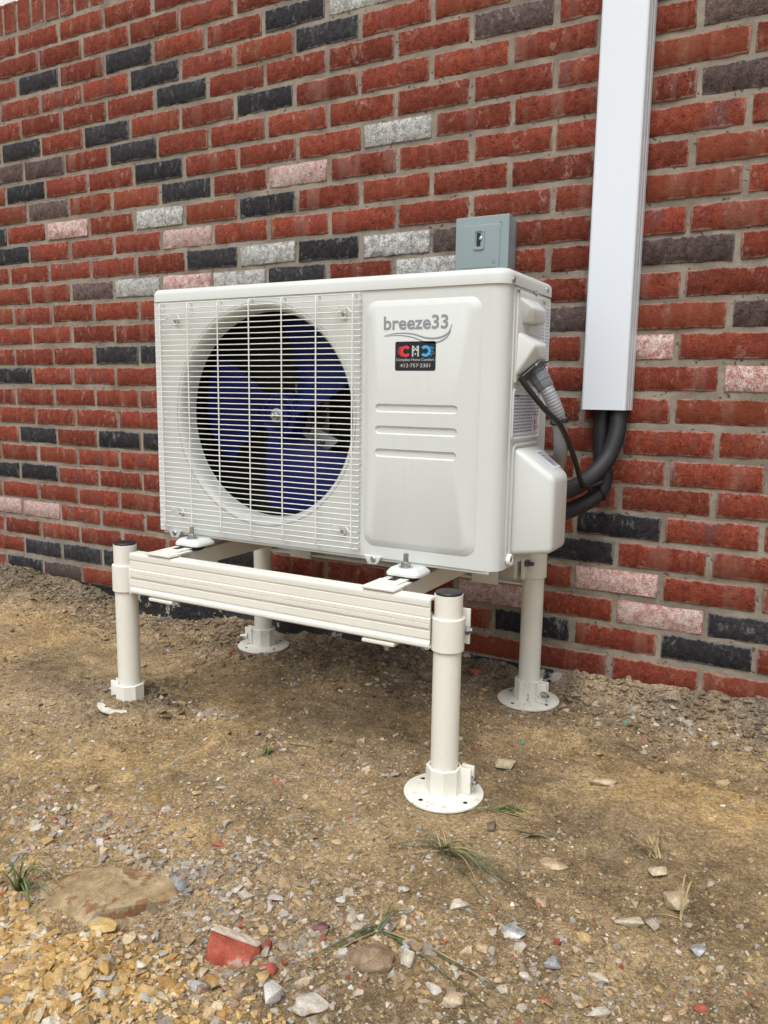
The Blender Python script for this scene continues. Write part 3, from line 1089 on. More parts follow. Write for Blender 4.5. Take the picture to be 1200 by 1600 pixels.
rail('front_rail', -0.817, -0.0815, 0.626, 1, 0.190, 0.281)
rail('rear_rail', -0.842, -0.088, 0.070, -1, 0.192, 0.281)
for xc in (-0.728, -0.186):
    bm = bmesh.new()
    hw = 0.021
    pr = [(-hw, .247), (-hw, .283), (-hw + .012, .283), (-hw + .013, .276), (-hw + .016, .276), (hw - .016, .276), (hw - .013, .276), (hw - .012, .283), (hw, .283), (hw, .247),
          (hw - .0025, .247), (hw - .0025, .2735), (-hw + .0025, .2735), (-hw + .0025, .247)]
    bm_rings(bm, [[W(xc + a, d, z) for a, z in pr] for d in (0.075, 0.35, 0.602)])
    cb = obj('cross_bar', bm, 'cream', st, 30)
    bm = bmesh.new()
    # saddle that hooks over the front rail, and the tab below it
    bm_box(bm, xc - .034, xc + .034, 0.560, 0.6315, 0.2835, 0.2885, .0012)
    bm_box(bm, xc - .024, xc + .024, 0.545, 0.600, 0.2886, 0.2915, .0010)
    bm_box(bm, xc - .034, xc + .034, 0.600, 0.6290, 0.1810, 0.1875, .0012)
    bm_box(bm, xc - .034, xc + .034, 0.597, 0.6005, 0.1880, 0.2830, .0010)
    obj('rail_saddle', bm, 'cream', cb, 30)
    bm = bmesh.new()
    bm_box(bm, xc - .008, xc + .008, 0.548, 0.580, 0.2916, 0.2919)
    obj('adjusting_slot', bm, 'dark', cb, 0)
    bm = bmesh.new()
    bm_lathe(bm, W(xc + .012, 0.614, 0.1812), W(0, 0, -1), [(0, .0085), (.006, .0085), (.0065, .005), (.013, .005)], 6)
    obj('saddle_bolt', bm, 'steel', cb, 20)
    bm = bmesh.new()
    bm_box(bm, xc - .034, xc + .034, 0.040, 0.110, 0.2835, 0.2880, .0012)
    bm_box(bm, xc - .034, xc + .034, 0.0985, 0.1030, 0.186, 0.2830, .0010)
    obj('rail_saddle', bm, 'cream', cb, 30)

# ------------------------------------------------------------------ heat pump outdoor unit
hp = thing('heat_pump', 'ivory heat pump outdoor unit with round fan grille standing on the cream stand', 'heat pump', W(-0.428, 0.375, 0.29))
XL, XR, DB, DF, ZB, ZT = -0.8530, -0.0060, 0.2520, 0.5000, 0.3120, 0.8320
FC = (-0.5500, 0.5860)
FR_HOLE = 0.2370
bm = bmesh.new()
circ = lambda r, n=96: [(FC[0] + r * math.cos(2 * math.pi * i / n), FC[1] + r * math.sin(2 * math.pi * i / n)) for i in range(n)]
XS = -0.0420
bm_sheet(bm, [(XL + .008, ZB), (XS, ZB), (XS, ZT), (XL + .008, ZT)], [circ(FR_HOLE)], F(DF))
plan = [(XL + .008, DF), (XL + .003, DF - .002), (XL, DF - .008), (XL, DB)]
for (xa, da), (xb, db) in zip(plan, plan[1:]):
    bm_poly(bm, [W(xa, da, ZB), W(xb, db, ZB), W(xb, db, ZT), W(xa, da, ZT)])
plan = [(XS, DF), (-.0300, DF - .0006), (-.0200, DF - .0045), (-.0120, DF - .011), (-.0080, DF - .018), (-.0060, DF - .027), (XR, DB)]
pv = [(bm.verts.new(W(x, d, ZB)), bm.verts.new(W(x, d, ZT))) for x, d in plan]
for (a, b), (c, d) in zip(pv, pv[1:]):
    bm.faces.new((a, c, d, b))
bm_poly(bm, [W(XL, DB, ZB), W(XR, DB, ZB), W(XR, DB, ZB + .05), W(XL, DB, ZB + .05)])
bm_poly(bm, [W(XL, DB, ZT - .03), W(XR, DB, ZT - .03), W(XR, DB, ZT), W(XL, DB, ZT)])
bmesh.ops.remove_doubles(bm, verts=bm.verts[:], dist=1e-5)
casing = obj('casing', bm, 'casing', hp, 22)
# base pan with its turned-up lip
bm = bmesh.new()
bm_box(bm, XL + .012, -.024, DB + .003, DF - .0025, ZB - .007, ZB + .010, .003)
for cx in (-0.800, -0.270):
    bm_hull(bm, [W(cx + a, DF + b, ZB - .007 + c) for a, c in ((-.020, .010), (-.010, -.007), (.010, -.007), (.020, .010)) for b in (-.006, .0045)], .001)
bp = obj('base_pan', bm, 'casing', hp, 30)
for cx in (-0.800, -0.268):
    bm = bmesh.new()
    bm_lathe(bm, W(cx, DF + .0045, ZB - .003), W(0, 1, 0), [(0, .0062), (.0012, .0062), (.0026, .0045), (.0026, .0018), (.0014, .0012)], 12)
    obj('screw', bm, 'steel', bp)
# lid
bm = bmesh.new()


def lid_loop(g, z):
    x0, x1, d0, d1 = XL + .003 - g, XR + .002 + g, DB - .002 - g, DF + .002 + g
    r1, r2 = .010 + g, .030 + g
    pts = []
    for cx, cd, r, a0 in ((x1 - r2, d1 - r2, r2, 0), (x0 + r1, d1 - r1, r1, 90), (x0 + r1, d0 + r1, r1, 180), (x1 - r1, d0 + r1, r1, 270)):
        for i in range(9):
            a = math.radians(a0 + 90 * i / 8)
            pts.append(W(cx + r * math.cos(a), cd + r * math.sin(a), z))
    return pts


bm_rings(bm, [lid_loop(-.003, .8320), lid_loop(.001, .8325), lid_loop(.0012, .8480), lid_loop(-.001, .8540), lid_loop(-.006, .8585), lid_loop(-.010, .8600), lid_loop(-.030, .8600), lid_loop(-.034, .8585)], True, True)
lid = obj('lid', bm, 'casing', hp, 30)
for x0, x1 in ((-.80, -.64), (-.61, -.26), (-.10, -.04)):
    b2 = bmesh.new()
    bm_rings(b2, [[W(x, .375 + (z - .375), .8575) for x, z in rrect(x0, x1, .275, .478, .012)], [W(x, z, .8632) for x, z in rrect(x0 + .006, x1 - .006, .281, .472, .010)]], False, True)
    obj('lid_rib', b2, 'casing', lid, 30)
scr = lambda x, d, z, ax, r=.0050: bm_lathe(bm, W(x, d, z), ax, [(0, r * 1.1), (.001, r * 1.1), (.0028, r * .75), (.0030, r * .3), (.0018, r * .2)], 12)
for a_ in ((XR + .0028, .4790, .8400, W(1, .25, 0)), (XR + .0030, .2830, .8450, W(1, 0, 0))):
    bm = bmesh.new()
    scr(*a_)
    obj('screw', bm, 'steel', lid)
# bell mouth round the fan
bm = bmesh.new()
prof = [(.2372, .4975), (.2364, .4975), (.2360, .5003), (.2335, .5008), (.2300, .4995), (.2270, .4965), (.2240, .4915), (.2218, .4850), (.2205, .4780), (.2200, .4700), (.2200, .4560)]
bm_rings(bm, [[W(x, d, z) for x, z in circ(r, 96)] for r, d in prof], False, False)
obj('bell_mouth', bm, 'casing_in', hp, 40)
# interior
bm = bmesh.new()
bm_sheet(bm, [(XL + .004, ZB + .004), (-.285, ZB + .004), (-.285, ZT - .004), (XL + .004, ZT - .004)], [circ(.2202)], F(.457))
bm_box(bm, XL + .004, -.285, .262, .264, ZB + .017, ZT - .004)
bm_poly(bm, [W(-.285, .264, ZB + .004), W(-.285, .457, ZB + .004), W(-.285, .457, ZT - .004), W(-.285, .264, ZT - .004)])
bm_poly(bm, [W(XL + .003, .264, ZB + .004), W(XL + .003, .457, ZB + .004), W(XL + .003, .457, ZT - .004), W(XL + .003, .264, ZT - .004)])
obj('fan_chamber', bm, 'dark', hp, 0)
bm = bmesh.new()
bm_box(bm, XL + .006, -.29, .266, .284, ZB + .018, ZT - .01)
obj('coil', bm, 'fins', hp, 0)
# motor on its bracket
bm = bmesh.new()
for dx in (-.030, .036):
    bm_box(bm, FC[0] + dx - .005, FC[0] + dx + .005, .300, .308, ZB + .02, ZT - .02, .001)
bm_box(bm, FC[0] - .045, FC[0] + .050, .308, .311, FC[1] - .075, FC[1] + .075, .001)
bm_hull(bm, [W(FC[0] + .03, .36, FC[1] - .02), W(FC[0] + .10, .345, FC[1] - .055), W(FC[0] + .045, .36, FC[1] - .105), W(FC[0] + .03, .352, FC[1] - .02), W(FC[0] + .10, .337, FC[1] - .055), W(FC[0] + .045, .352, FC[1] - .105)])
bm_hull(bm, [W(FC[0] + .0, .372, FC[1] + .04), W(FC[0] + .05, .372, FC[1] + .055), W(FC[0] + .02, .372, FC[1] + .09), W(FC[0] + .0, .366, FC[1] + .04), W(FC[0] + .05, .366, FC[1] + .055), W(FC[0] + .02, .366, FC[1] + .09)])
mb = obj('motor_bracket', bm, 'galv', hp, 30)
bm = bmesh.new()
bm_lathe(bm, W(FC[0], .312, FC[1]), W(0, 1, 0), [(0, .042), (.004, .045), (.05, .045), (.06, .038), (.068, .015), (.10, .008)], 32)
bm_lathe(bm, W(FC[0] + .062, .352, FC[1] - .060), W(0, 1, 0), [(0, .006), (.008, .006), (.009, .004)], 6)
obj('fan_motor', bm, 'dark_steel', mb)
# fan
bm = bmesh.new()
bm_lathe(bm, W(FC[0], .397, FC[1]), W(0, 1, 0), [(0, .050), (.035, .050), (.041, .047), (.043, .040), (.038, .036), (.037, .030), (.044, .028), (.046, .018), (.046, .001)], 48)
fan = obj('fan', bm, 'fan', hp, 30)
for ang in (-75, 45, 165):
    bm = bmesh.new()
    nr, na = 12, 14
    top, bot = [], []
    for i in range(nr + 1):
        t = i / nr
        r = .046 + t * .170
        # sickle blade: leading edge sweeps forward with the radius
        a0 = math.radians(ang - 45 + 22 * t ** .6)
        a1 = math.radians(ang + 19 + 31 * t ** .7)
        rowt, rowb = [], []
        for j in range(na + 1):
            s = j / na
            a = a0 + (a1 - a0) * s
            rr = r - (.018 * t * (2 * s - 1) ** 4)
            d = .444 - .050 * s - .006 * t * (1 - s) + .006 * math.sin(s * math.pi)
            p = W(FC[0] + rr * math.cos(a), d, FC[1] + rr * math.sin(a))
            rowt.append(bm.verts.new(p))
            rowb.append(bm.verts.new(p + W(0, -.0028, 0)))
        top.append(rowt)
        bot.append(rowb)
    for i in range(nr):
        for j in range(na):
            bm.faces.new((top[i][j], top[i + 1][j], top[i + 1][j + 1], top[i][j + 1]))
            bm.faces.new((bot[i][j], bot[i][j + 1], bot[i + 1][j + 1], bot[i + 1][j]))
    for i in range(nr):
        bm.faces.new((top[i][0], bot[i][0], bot[i + 1][0], top[i + 1][0]))
        bm.faces.new((top[i][na], top[i + 1][na], bot[i + 1][na], bot[i][na]))
    for j in range(na):
        bm.faces.new((top[nr][j], bot[nr][j], bot[nr][j + 1], top[nr][j + 1]))
        bm.faces.new((top[0][j], top[0][j + 1], bot[0][j + 1], bot[0][j]))
    obj('fan_blade', bm, 'fan', fan, 40)
bm = bmesh.new()
bm_lathe(bm, W(FC[0], .4425, FC[1]), W(0, 1, 0), [(0, .0155), (.002, .0155), (.0028, .014)], 24)
bm_lathe(bm, W(FC[0], .4450, FC[1]), W(0, 1, 0), [(0, .0105), (.008, .0105), (.009, .009)], 6)
bm_lathe(bm, W(FC[0], .4530, FC[1]), W(0, 1, 0), [(0, .005), (.008, .005), (.009, .004)], 12)
obj('fan_nut', bm, 'steel', fan, 30)
# wire grille: vertical wires are the frame, every horizontal wire a piece of its own
GX0, GX1, GZ0, GZ1, GD = -0.8270, -0.3030, 0.3270, 0.8260, 0.5140
NW = 45
bm = bmesh.new()
for vx in (-0.8170, -0.7355, -0.6510, -0.5670, -0.4830, -0.3990, -0.3140):
    path = [W(vx, DF, GZ1 - .001), W(vx, GD - .003, GZ1 + .001), W(vx, GD + .0020, GZ1 - .003), W(vx, GD + .0022, GZ1 - .012)]
    path += [W(vx, GD + .0022, GZ0 + .012), W(vx, GD + .0020, GZ0 + .003), W(vx, GD - .003, GZ0 - .001), W(vx, DF, GZ0)]
    bm_tube(bm, path, .00145, 8)
gr = obj('fan_grille', bm, 'wire', hp, 60)
for i in range(NW):
    z = GZ0 + (GZ1 - GZ0) * i / (NW - 1)
    bm = bmesh.new()
    hook = i in (3, NW - 4)
    sag = lambda: random.gauss(0, .00022)
    pts = [W(GX0 - .0005, DF + .002, z), W(GX0, GD - .003, z), W(GX0 + .003, GD, z)]
    if hook:
        up = -1 if i == 3 else -1
        for hx in (-0.7790, -0.3400):
            pts += [W(hx - .030, GD, z), W(hx - .020, GD, z + .001), W(hx - .014, GD, z + .0075), W(hx - .0085, GD - .003, z + .005), W(hx - .006, GD - .007, z - .005), W(hx, GD - .008, z - .0095),
                    W(hx + .006, GD - .007, z - .005), W(hx + .0085, GD - .003, z + .005), W(hx + .014, GD, z + .0075), W(hx + .020, GD, z + .001), W(hx + .030, GD, z)]
    else:
        for xx in (-.70, -.61, -.52, -.43):
            pts.append(W(xx, GD + sag(), z + sag()))
    pts += [W(GX1 - .004, GD, z + sag()), W(GX1 - .0005, GD - .003, z), W(GX1, DF + .001, z)]
    bm_tube(bm, smooth_path(pts, 3), .0014 if hook else .00115, 6)
    obj('wire', bm, 'wire', gr, 60)
for z in (GZ0 + (GZ1 - GZ0) * 3 / (NW - 1), GZ0 + (GZ1 - GZ0) * (NW - 4) / (NW - 1)):
    for hx in (-0.7790, -0.3400):
        bm = bmesh.new()
        bm_lathe(bm, W(hx, DF, z - .002), W(0, 1, 0), [(0, .004), (.005, .004), (.0052, .0065), (.0075, .0060), (.0085, .0035), (.0085, .0015), (.007, .001)], 12)
        obj('grille_screw', bm, 'steel', gr)
# raised front panel with three pressed slots
px0, px1, pz0, pz1, hgt = -0.2930, -0.0520, 0.3360, 0.8120, 0.0056
b3 = bmesh.new()
top = rrect(px0 + .012, px1 - .014, pz0 + .014, pz1 - .013, .016, 8)
bm_rings(b3, [[W(x, DF + .0002, z) for x, z in rrect(px0, px1, pz0, pz1, .024, 8)], [W(x, DF + .0016, z) for x, z in rrect(px0 + .002, px1 - .002, pz0 + .002, pz1 - .002, .023, 8)],
              [W(x, DF + hgt - .0014, z) for x, z in rrect(px0 + .009, px1 - .011, pz0 + .011, pz1 - .010, .018, 8)], [W(x, DF + hgt, z) for x, z in top]], False, False)
slots = []
for z in (.6095, .5675, .5230):
    o_ = rrect(-.2670, -.0930, z - .0082, z + .0082, .0081, 6)
    slots.append(o_)
    i_ = rrect(-.2645, -.0955, z - .0056, z + .0056, .0055, 6)
    bm_rings(b3, [[W(x, DF + hgt, zz) for x, zz in o_], [W(x, DF + hgt - .0036, zz) for x, zz in i_]], False, True)
bm_sheet(b3, top, slots, F(DF + hgt))
bmesh.ops.remove_doubles(b3, verts=b3.verts[:], dist=1e-5)
fp = obj('front_panel', b3, 'casing', hp, 28)
PD = DF + hgt + .0004
# maker's lettering with its two swooshes
text_mesh('lettering', 'breeze33', 'print_gray', fp, -0.2500, PD, 0.7575, 0.0345, bold=0.0006, width=0.1340)


def ribbon(bm, pts, d, w):
    P = smooth_path([W(x, d, z) for x, z in pts], 8)
    n = len(P)
    L, R = [], []
    for i, p in enumerate(P):
        t = (P[min(i + 1, n - 1)] - P[max(i - 1, 0)]).normalized()
        s = Vector((-t.z, 0, t.x)) * w(i / (n - 1)) * .5
        L.append(bm.verts.new(p + s))
        R.append(bm.verts.new(p - s))
    for i in range(n - 1):
        bm.faces.new((L[i], L[i + 1], R[i + 1], R[i]))


bm = bmesh.new()
ribbon(bm, [(-.2490, .7460), (-.222, .7500), (-.190, .7485), (-.160, .7405), (-.135, .7400), (-.116, .7480), (-.1080, .7640)], PD, lambda t: .0006 + .0036 * t ** .7 * (1 - max(0, t - .75) * 3.2))
ribbon(bm, [(-.2480, .7445), (-.222, .7465), (-.190, .7425), (-.160, .7325), (-.138, .7320), (-.120, .7395), (-.1100, .7520)], PD, lambda t: .0006 + .0028 * t ** .7 * (1 - max(0, t - .75) * 3.2))
obj('swoosh', bm, 'print_gray', fp, 0)
# contractor's sticker
bm = bmesh.new()
sx0, sx1, sz0, sz1 = -.2245, -.1395, .6805, .7345
bm_rings(bm, [[W(x, PD - .0003, z) for x, z in rrect(sx0, sx1, sz0, sz1, .004)], [W(x, PD, z) for x, z in rrect(sx0, sx1, sz0, sz1, .004)]], False, True)
sk = obj('sticker', bm, 'sticker', fp, 0)
SD = PD + .0003


def arc_poly(bm, cx, cz, r0, r1, a0, a1, d, n=18, sx=1.0):
    o_ = [W(cx + sx * r1 * math.cos(math.radians(a0 + (a1 - a0) * i / n)), d, cz + r1 * math.sin(math.radians(a0 + (a1 - a0) * i / n))) for i in range(n + 1)]
    i_ = [W(cx + sx * r0 * math.cos(math.radians(a0 + (a1 - a0) * i / n)), d, cz + r0 * math.sin(math.radians(a0 + (a1 - a0) * i / n))) for i in range(n + 1)]
    for k in range(n):
        bm_poly(bm, [o_[k], o_[k + 1], i_[k + 1], i_[k]])


cz = .7165
bm = bmesh.new()
arc_poly(bm, -.2020, cz, .0052, .0105, 38, 322, SD, sx=1.05)
for k, (dx, dz, l) in enumerate(((-.008, .0075, .0085), (-.0105, .0035, .0075), (-.0105, -.001, .009), (-.009, -.005, .0075), (-.006, -.0085, .006))):
    bm_poly(bm, [W(-.2020 + dx, SD, cz + dz + .0018), W(-.2020 + dx, SD, cz + dz - .0020), W(-.2020 + dx - l, SD, cz + dz - .0008 + .0004 * k)])
obj('red_flame_letter', bm, 'red_ink', sk, 0)
bm = bmesh.new()
hx = -.1815
for a, b in ((-.0072, -.0042), (.0042, .0072)):
    bm_poly(bm, [W(hx + a, SD, cz - .0100), W(hx + b, SD, cz - .0100), W(hx + b, SD, cz + .0100), W(hx + a, SD, cz + .0100)])
for s in (-1, 1):
    bm_poly(bm, [W(hx + s * .0042, SD, cz - .001), W(hx + s * .0042, SD, cz + .0028), W(hx, SD, cz + .0062), W(hx, SD, cz + .0030)])
    bm_poly(bm, [W(hx + s * .0042, SD, cz + .0065), W(hx + s * .0042, SD, cz + .0100), W(hx + s * .0018, SD, cz + .0078), W(hx + s * .0018, SD, cz + .0060)])
bm_poly(bm, [W(hx - .0012, SD, cz - .0070), W(hx + .0012, SD, cz - .0070), W(hx + .0012, SD, cz - .0035), W(hx - .0012, SD, cz - .0035)])
obj('house_letter', bm, 'silver_ink', sk, 0)
bm = bmesh.new()
arc_poly(bm, -.1605, cz, .0052, .0105, -142, 142, SD, sx=1.05)
for dx, dz in ((.0125, .008), (.0140, .0035), (.0150, -.001), (.0140, -.0055), (.0118, -.009), (.0165, .006), (.0170, -.004)):
    q = .0011
    bm_poly(bm, [W(-.1605 + dx - q, SD, cz + dz), W(-.1605 + dx, SD, cz + dz - q), W(-.1605 + dx + q, SD, cz + dz), W(-.1605 + dx, SD, cz + dz + q)])
for dz in (.0065, 0, -.0065):
    bm_poly(bm, [W(-.1520, SD, cz + dz - .0006), W(-.1465, SD, cz + dz * .8 - .0006), W(-.1465, SD, cz + dz * .8 + .0006), W(-.1520, SD, cz + dz + .0006)])
obj('blue_frost_letter', bm, 'blue_ink', sk, 0)
text_mesh('lettering', 'Complete Home Comfort', 'silver_ink', sk, -.1820, SD, .6985, .0072, 'CENTER', width=.0790)
text_mesh('lettering', '412\u00b7757\u00b72301', 'silver_ink', sk, -.1820, SD, .6868, .0098, 'CENTER', width=.0630)

# ---- right-hand side of the unit
bm = bmesh.new()
fs = lambda x: (lambda d, z: W(x, d, z))
side = rrect(DB + .006, .4655, ZB + .012, ZT - .003, .006)
bm_rings(bm, [[W(XR - .001, d, z) for d, z in side], [W(XR + .0016, d, z) for d, z in side], [W(XR + .0022, d, z) for d, z in rrect(DB + .0066, .4649, ZB + .0126, ZT - .0036, .0055)]], False, True)
# pressed frames round the labels and the valve cover
for d0, d1, z0, z1, r in ((.288, .452, .655, .8260, .012), (.300, .462, .552, .650, .008), (.300, .452, .330, .5480, .016)):
    b2 = bmesh.new()
    bm_rings(b2, [[W(XR + .0020, d, z) for d, z in rrect(d0, d1, z0, z1, r)], [W(XR + .0045, d, z) for d, z in rrect(d0 + .0025, d1 - .0025, z0 + .0025, z1 - .0025, r)],
                  [W(XR + .0045, d, z) for d, z in rrect(d0 + .0055, d1 - .0055, z0 + .0055, z1 - .0055, r * .8)], [W(XR + .0024, d, z) for d, z in rrect(d0 + .008, d1 - .008, z0 + .008, z1 - .008, r * .6)]], False, False)
    merge(bm, b2)
sp = obj('side_panel', bm, 'casing', hp, 28)
XS2 = XR + .0026
# terminal cover: upper pull, recess and lower hood
bm = bmesh.new()
bm_box(bm, XR + .0015, XR + .0062, .320, .4585, .660, .8235, .0025)
bm_hull(bm, [W(-.003, .456, .816), W(-.003, .338, .816), W(-.003, .338, .770), W(-.003, .436, .768), W(.021, .438, .794), W(.021, .362, .797), W(.021, .362, .773), W(.021, .424, .7705)], .0035, 3)
bm_hull(bm, [W(-.003, .4555, .753), W(-.003, .335, .753), W(-.003, .335, .672), W(-.003, .4600, .669), W(.030, .443, .7270), W(.030, .378, .7320), W(.030, .374, .7070), W(.030, .4120, .7055)], .0040, 3)
tc = obj('terminal_cover', bm, 'casing', hp, 35)
for d, z in ((.4585, .8245), (.3600, .8290)):
    bm = bmesh.new()
    scr(XR + .0050, d, z, W(1, 0, 0), .0048)
    obj('screw', bm, 'steel', tc)
# slanted metal plate under the hood
n_ = Vector((0.75, 0, -0.66)).normalized()
bm = bmesh.new()
pl = [W(.000, .4560, .6655), W(.000, .345, .668), W(.0300, .366, .7045), W(.0300, .4180, .7030)]
bm_hull(bm, [p + n_ * .0012 for p in pl] + [p + n_ * .0032 for p in pl], .0008, 1)
mp_ = obj('knockout_plate', bm, 'dark_steel', hp, 20)
for d, x, z in ((.440, .004, .6695), (.358, .006, .673), (.425, .024, .696), (.374, .025, .698)):
    bm = bmesh.new()
    bm_lathe(bm, W(x, d, z) + n_ * .003, n_, [(0, .0045), (.0015, .0045), (.003, .0028)], 10)
    obj('screw', bm, 'steel', mp_)
# labels
def side_label(name, d0, d1, z0, z1, x, rows, ink, fs_=1.0, gap=.5):
    bm = bmesh.new()
    bm_box(bm, x, x + .0003, d0, d1, z0, z1)
    lb = obj(name, bm, 'label', sp, 0)
    bm = bmesh.new()
    pitch = (z1 - z0 - .006) / rows
    for i in range(rows):
        z = z1 - .003 - (i + .5) * pitch
        d = d1 - .004
        end = d0 + (.004 if i < rows * .52 or name != 'warning_label' else .044)
        while d > end:
            w = random.uniform(.0028, .010) * fs_
            w = min(w, d - end)
            # a run of small letters: strokes of unlike height
            k = d
            while k > d - w:
                s = random.uniform(.0005, .0011) * fs_
                hh = pitch * gap * random.choice((.34, .34, .42, .5))
                bm_poly(bm, [W(x + .0005, k, z - pitch * gap * .34), W(x + .0005, k - s, z - pitch * gap * .34), W(x + .0005, k - s, z + hh), W(x + .0005, k, z + hh)])
                k -= s * 1.45
            d -= w + .0022 * fs_
    obj('fine_print', bm, ink, lb, 0)['kind'] = 'stuff'
    return lb


wl = side_label('warning_label', .304, .461, .5640, .6425, XS2, 12, 'ink', 1.25, .78)
RS = Matrix(((0, 0, 1), (1, 0, 0), (0, 1, 0)))
text_mesh('lettering', 'WARNING', 'ink', wl, XS2 + .0006, .4570, .6345, .0062, bold=.0003, rot=RS)
bm = bmesh.new()
dc, zc = .3300, .5870
for (ra, rb) in ((.0145, .0118),):
    o_ = [(dc + ra * 1.05, zc), (dc, zc + ra * 1.35), (dc - ra * 1.05, zc), (dc, zc - ra * 1.35)]
    i_ = [(dc + rb * 1.05, zc), (dc, zc + rb * 1.35), (dc - rb * 1.05, zc), (dc, zc - rb * 1.35)]
    for k in range(4):
        l = (k + 1) % 4
        bm_poly(bm, [W(XS2 + .0006, *o_[k]), W(XS2 + .0006, *o_[l]), W(XS2 + .0006, *i_[l]), W(XS2 + .0006, *i_[k])])
bm_poly(bm, [W(XS2 + .0006, dc + .006, zc - .0120), W(XS2 + .0006, dc - .006, zc - .0120), W(XS2 + .0006, dc, zc - .0185)])
obj('warning_diamond', bm, 'red_ink', wl, 0)
bm = bmesh.new()
bm_poly(bm, [W(XS2 + .0006, dc + a, zc + b) for a, b in ((.004, -.005), (-.004, -.005), (-.0052, .000), (-.002, .004), (-.001, .009), (.002, .004), (.005, .001))])
bm_poly(bm, [W(XS2 + .0006, dc + .006, zc - .0095), W(XS2 + .0006, dc - .006, zc - .0095), W(XS2 + .0006, dc - .006, zc - .0080), W(XS2 + .0006, dc + .006, zc - .0080)])
obj('flame_mark', bm, 'ink', wl, 0)
text_mesh('lettering', 'A2L', 'ink_pale', wl, XS2 + .0006, .3195, .5720, .0105, rot=RS)
side_label('rating_label', .2590, .3150, .6400, .8130, XS2, 26, 'ink_pale', 1.0, .6)
# valve cover, boxy with a sloping top
bm = bmesh.new()
bm_hull(bm, [W(-.0250, .4400, .3350), W(-.0250, .3000, .3350), W(-.0250, .4400, .5390), W(-.0250, .3000, .5390), W(.003, .4385, .5390), W(.003, .3050, .5390), W(.003, .4390, .3350), W(.003, .3000, .3350),
             W(.0735, .4330, .3440), W(.0735, .3400, .3440), W(.0735, .4330, .4880), W(.0735, .3400, .4880)],   .0115, 4)
vc = obj('valve_cover', bm, 'casing', hp, 35)
u_ = (Vector((.0735, 0, .4880)) - Vector((.004, 0, .5385))).normalized()
vn = Vector((-u_.z, 0, u_.x))
if vn.z < 0:
    vn = -vn
bm = bmesh.new()
lp = lambda a, d, h: Vector((.004, -d, .5385)) + u_ * a + vn * h
bm_hull(bm, [lp(a, d, h) for a in (.012, .064) for d in (.338, .378) for h in (.0002, .0006)])
vl = obj('barcode_label', bm, 'label', vc, 0)
bm = bmesh.new()
a = .017
while a < .060:
    w = random.choice((.0006, .0006, .0011, .0017))
    bm_poly(bm, [lp(a, .350, .0008), lp(a, .372, .0008), lp(a + w, .372, .0008), lp(a + w, .350, .0008)])
    a += w + random.choice((.0007, .0007, .0012))
for k in range(2):
    aa = .018
    while aa < .056:
        w = random.uniform(.0015, .004)
        bm_poly(bm, [lp(aa, .3455 - k * .0035, .0008), lp(aa, .3475 - k * .0035, .0008), lp(aa + w, .3475 - k * .0035, .0008), lp(aa + w, .3455 - k * .0035, .0008)])
        aa += w + .001
obj('barcode', bm, 'ink', vl, 0)
bm = bmesh.new()
bm_lathe(bm, W(XR + .0015, .4510, .3290), W(1, 0, 0), [(0, .0115), (.006, .0115), (.0075, .010), (.0075, .0065), (.005, .006)], 20)
obj('corner_boss', bm, 'white', sp)
bm = bmesh.new()
bm_lathe(bm, W(XR + .0065, .4510, .3290), W(1, 0, 0), [(0, .0052), (.0015, .005), (.0022, .003)], 12)
obj('screw', bm, 'steel', sp)
# mounting feet on rubber pads
for fx in (-0.7230, -0.1810):
    for front in (True, False):
        bm = bmesh.new()
        dd = 0.5300 if front else 0.2250
        sg = 1 if front else -1
        fo = rrect(fx - .034, fx + .038, min(dd - sg * .040, dd + sg * .025), max(dd - sg * .040, dd + sg * .025), .013, 5)
        cx_ = fx
        sh = lambda q, z: [W(cx_ + (x - cx_) * q, dd + (d - dd) * q, z) for x, d in fo]
        bm_rings(bm, [sh(1.0, .2945), sh(1.0, .2985), sh(.97, .3005), sh(.80, .3070), sh(.74, .3080)], True, True)
        ft = obj('mounting_foot', bm, 'casing', hp, 30)
        bm = bmesh.new()
        bm_lathe(bm, W(fx, dd, .2836), W(0, 0, 1), [(0, .024), (.003, .028), (.008, .028), (.0107, .024)], 24)
        obj('rubber_pad', bm, 'rubber', ft)
        bm = bmesh.new()
        bm_lathe(bm, W(fx, dd, .3078), W(0, 0, 1), [(0, .0135), (.002, .0135), (.0021, .0125)], 24)
        bm_lathe(bm, W(fx, dd, .3100), W(0, 0, 1), [(0, .0095), (.0075, .0095), (.0085, .0080)], 6)
        bm_lathe(bm, W(fx, dd, .3185), W(0, 0, 1), [(0, .0052), (.0160, .0052), (.0168, .0042)], 12)
        obj('foot_bolt', bm, 'steel', ft, 25)

# ------------------------------------------------------------------ conduit, cable, insulated pipes
cd = thing('flexible_conduit', 'grey flexible electrical conduit curving out of the side of the heat pump', 'conduit', W(.012, .392, .68))
cdir = Vector((0.56, 0.06, -0.83)).normalized()
c0 = W(.0125, .393, .6840) + n_ * .002
bm = bmesh.new()
path = smooth_path([c0 + cdir * .030, c0 + cdir * .052, W(.0565, .374, .600), W(.0500, .325, .548), W(.030, .265, .500), W(.000, .215, .450), W(-.03, .19, .40)], 44)
bm_tube(bm, path, .0132, 14, rfun=lambda s: .0134 + .00038 * math.sin(s * 2 * math.pi / .0056))
obj('conduit_tube', bm, 'gray_plastic', cd, 60)
bm = bmesh.new()
fac = lambda k: 1.0 if k % 2 else 1.06
bm_lathe(bm, c0, n_, [(0, .0200), (.004, .0200), (.0045, .0165), (.009, .0150)], 24)
bm_lathe(bm, c0 + n_ * .004 + cdir * .003, cdir, [(0, .0175), (.001, .0185), (.016, .0185), (.0175, .0172), (.030, .0165), (.033, .0145)], 10)
obj('conduit_fitting', bm, 'fitting', cd, 30)

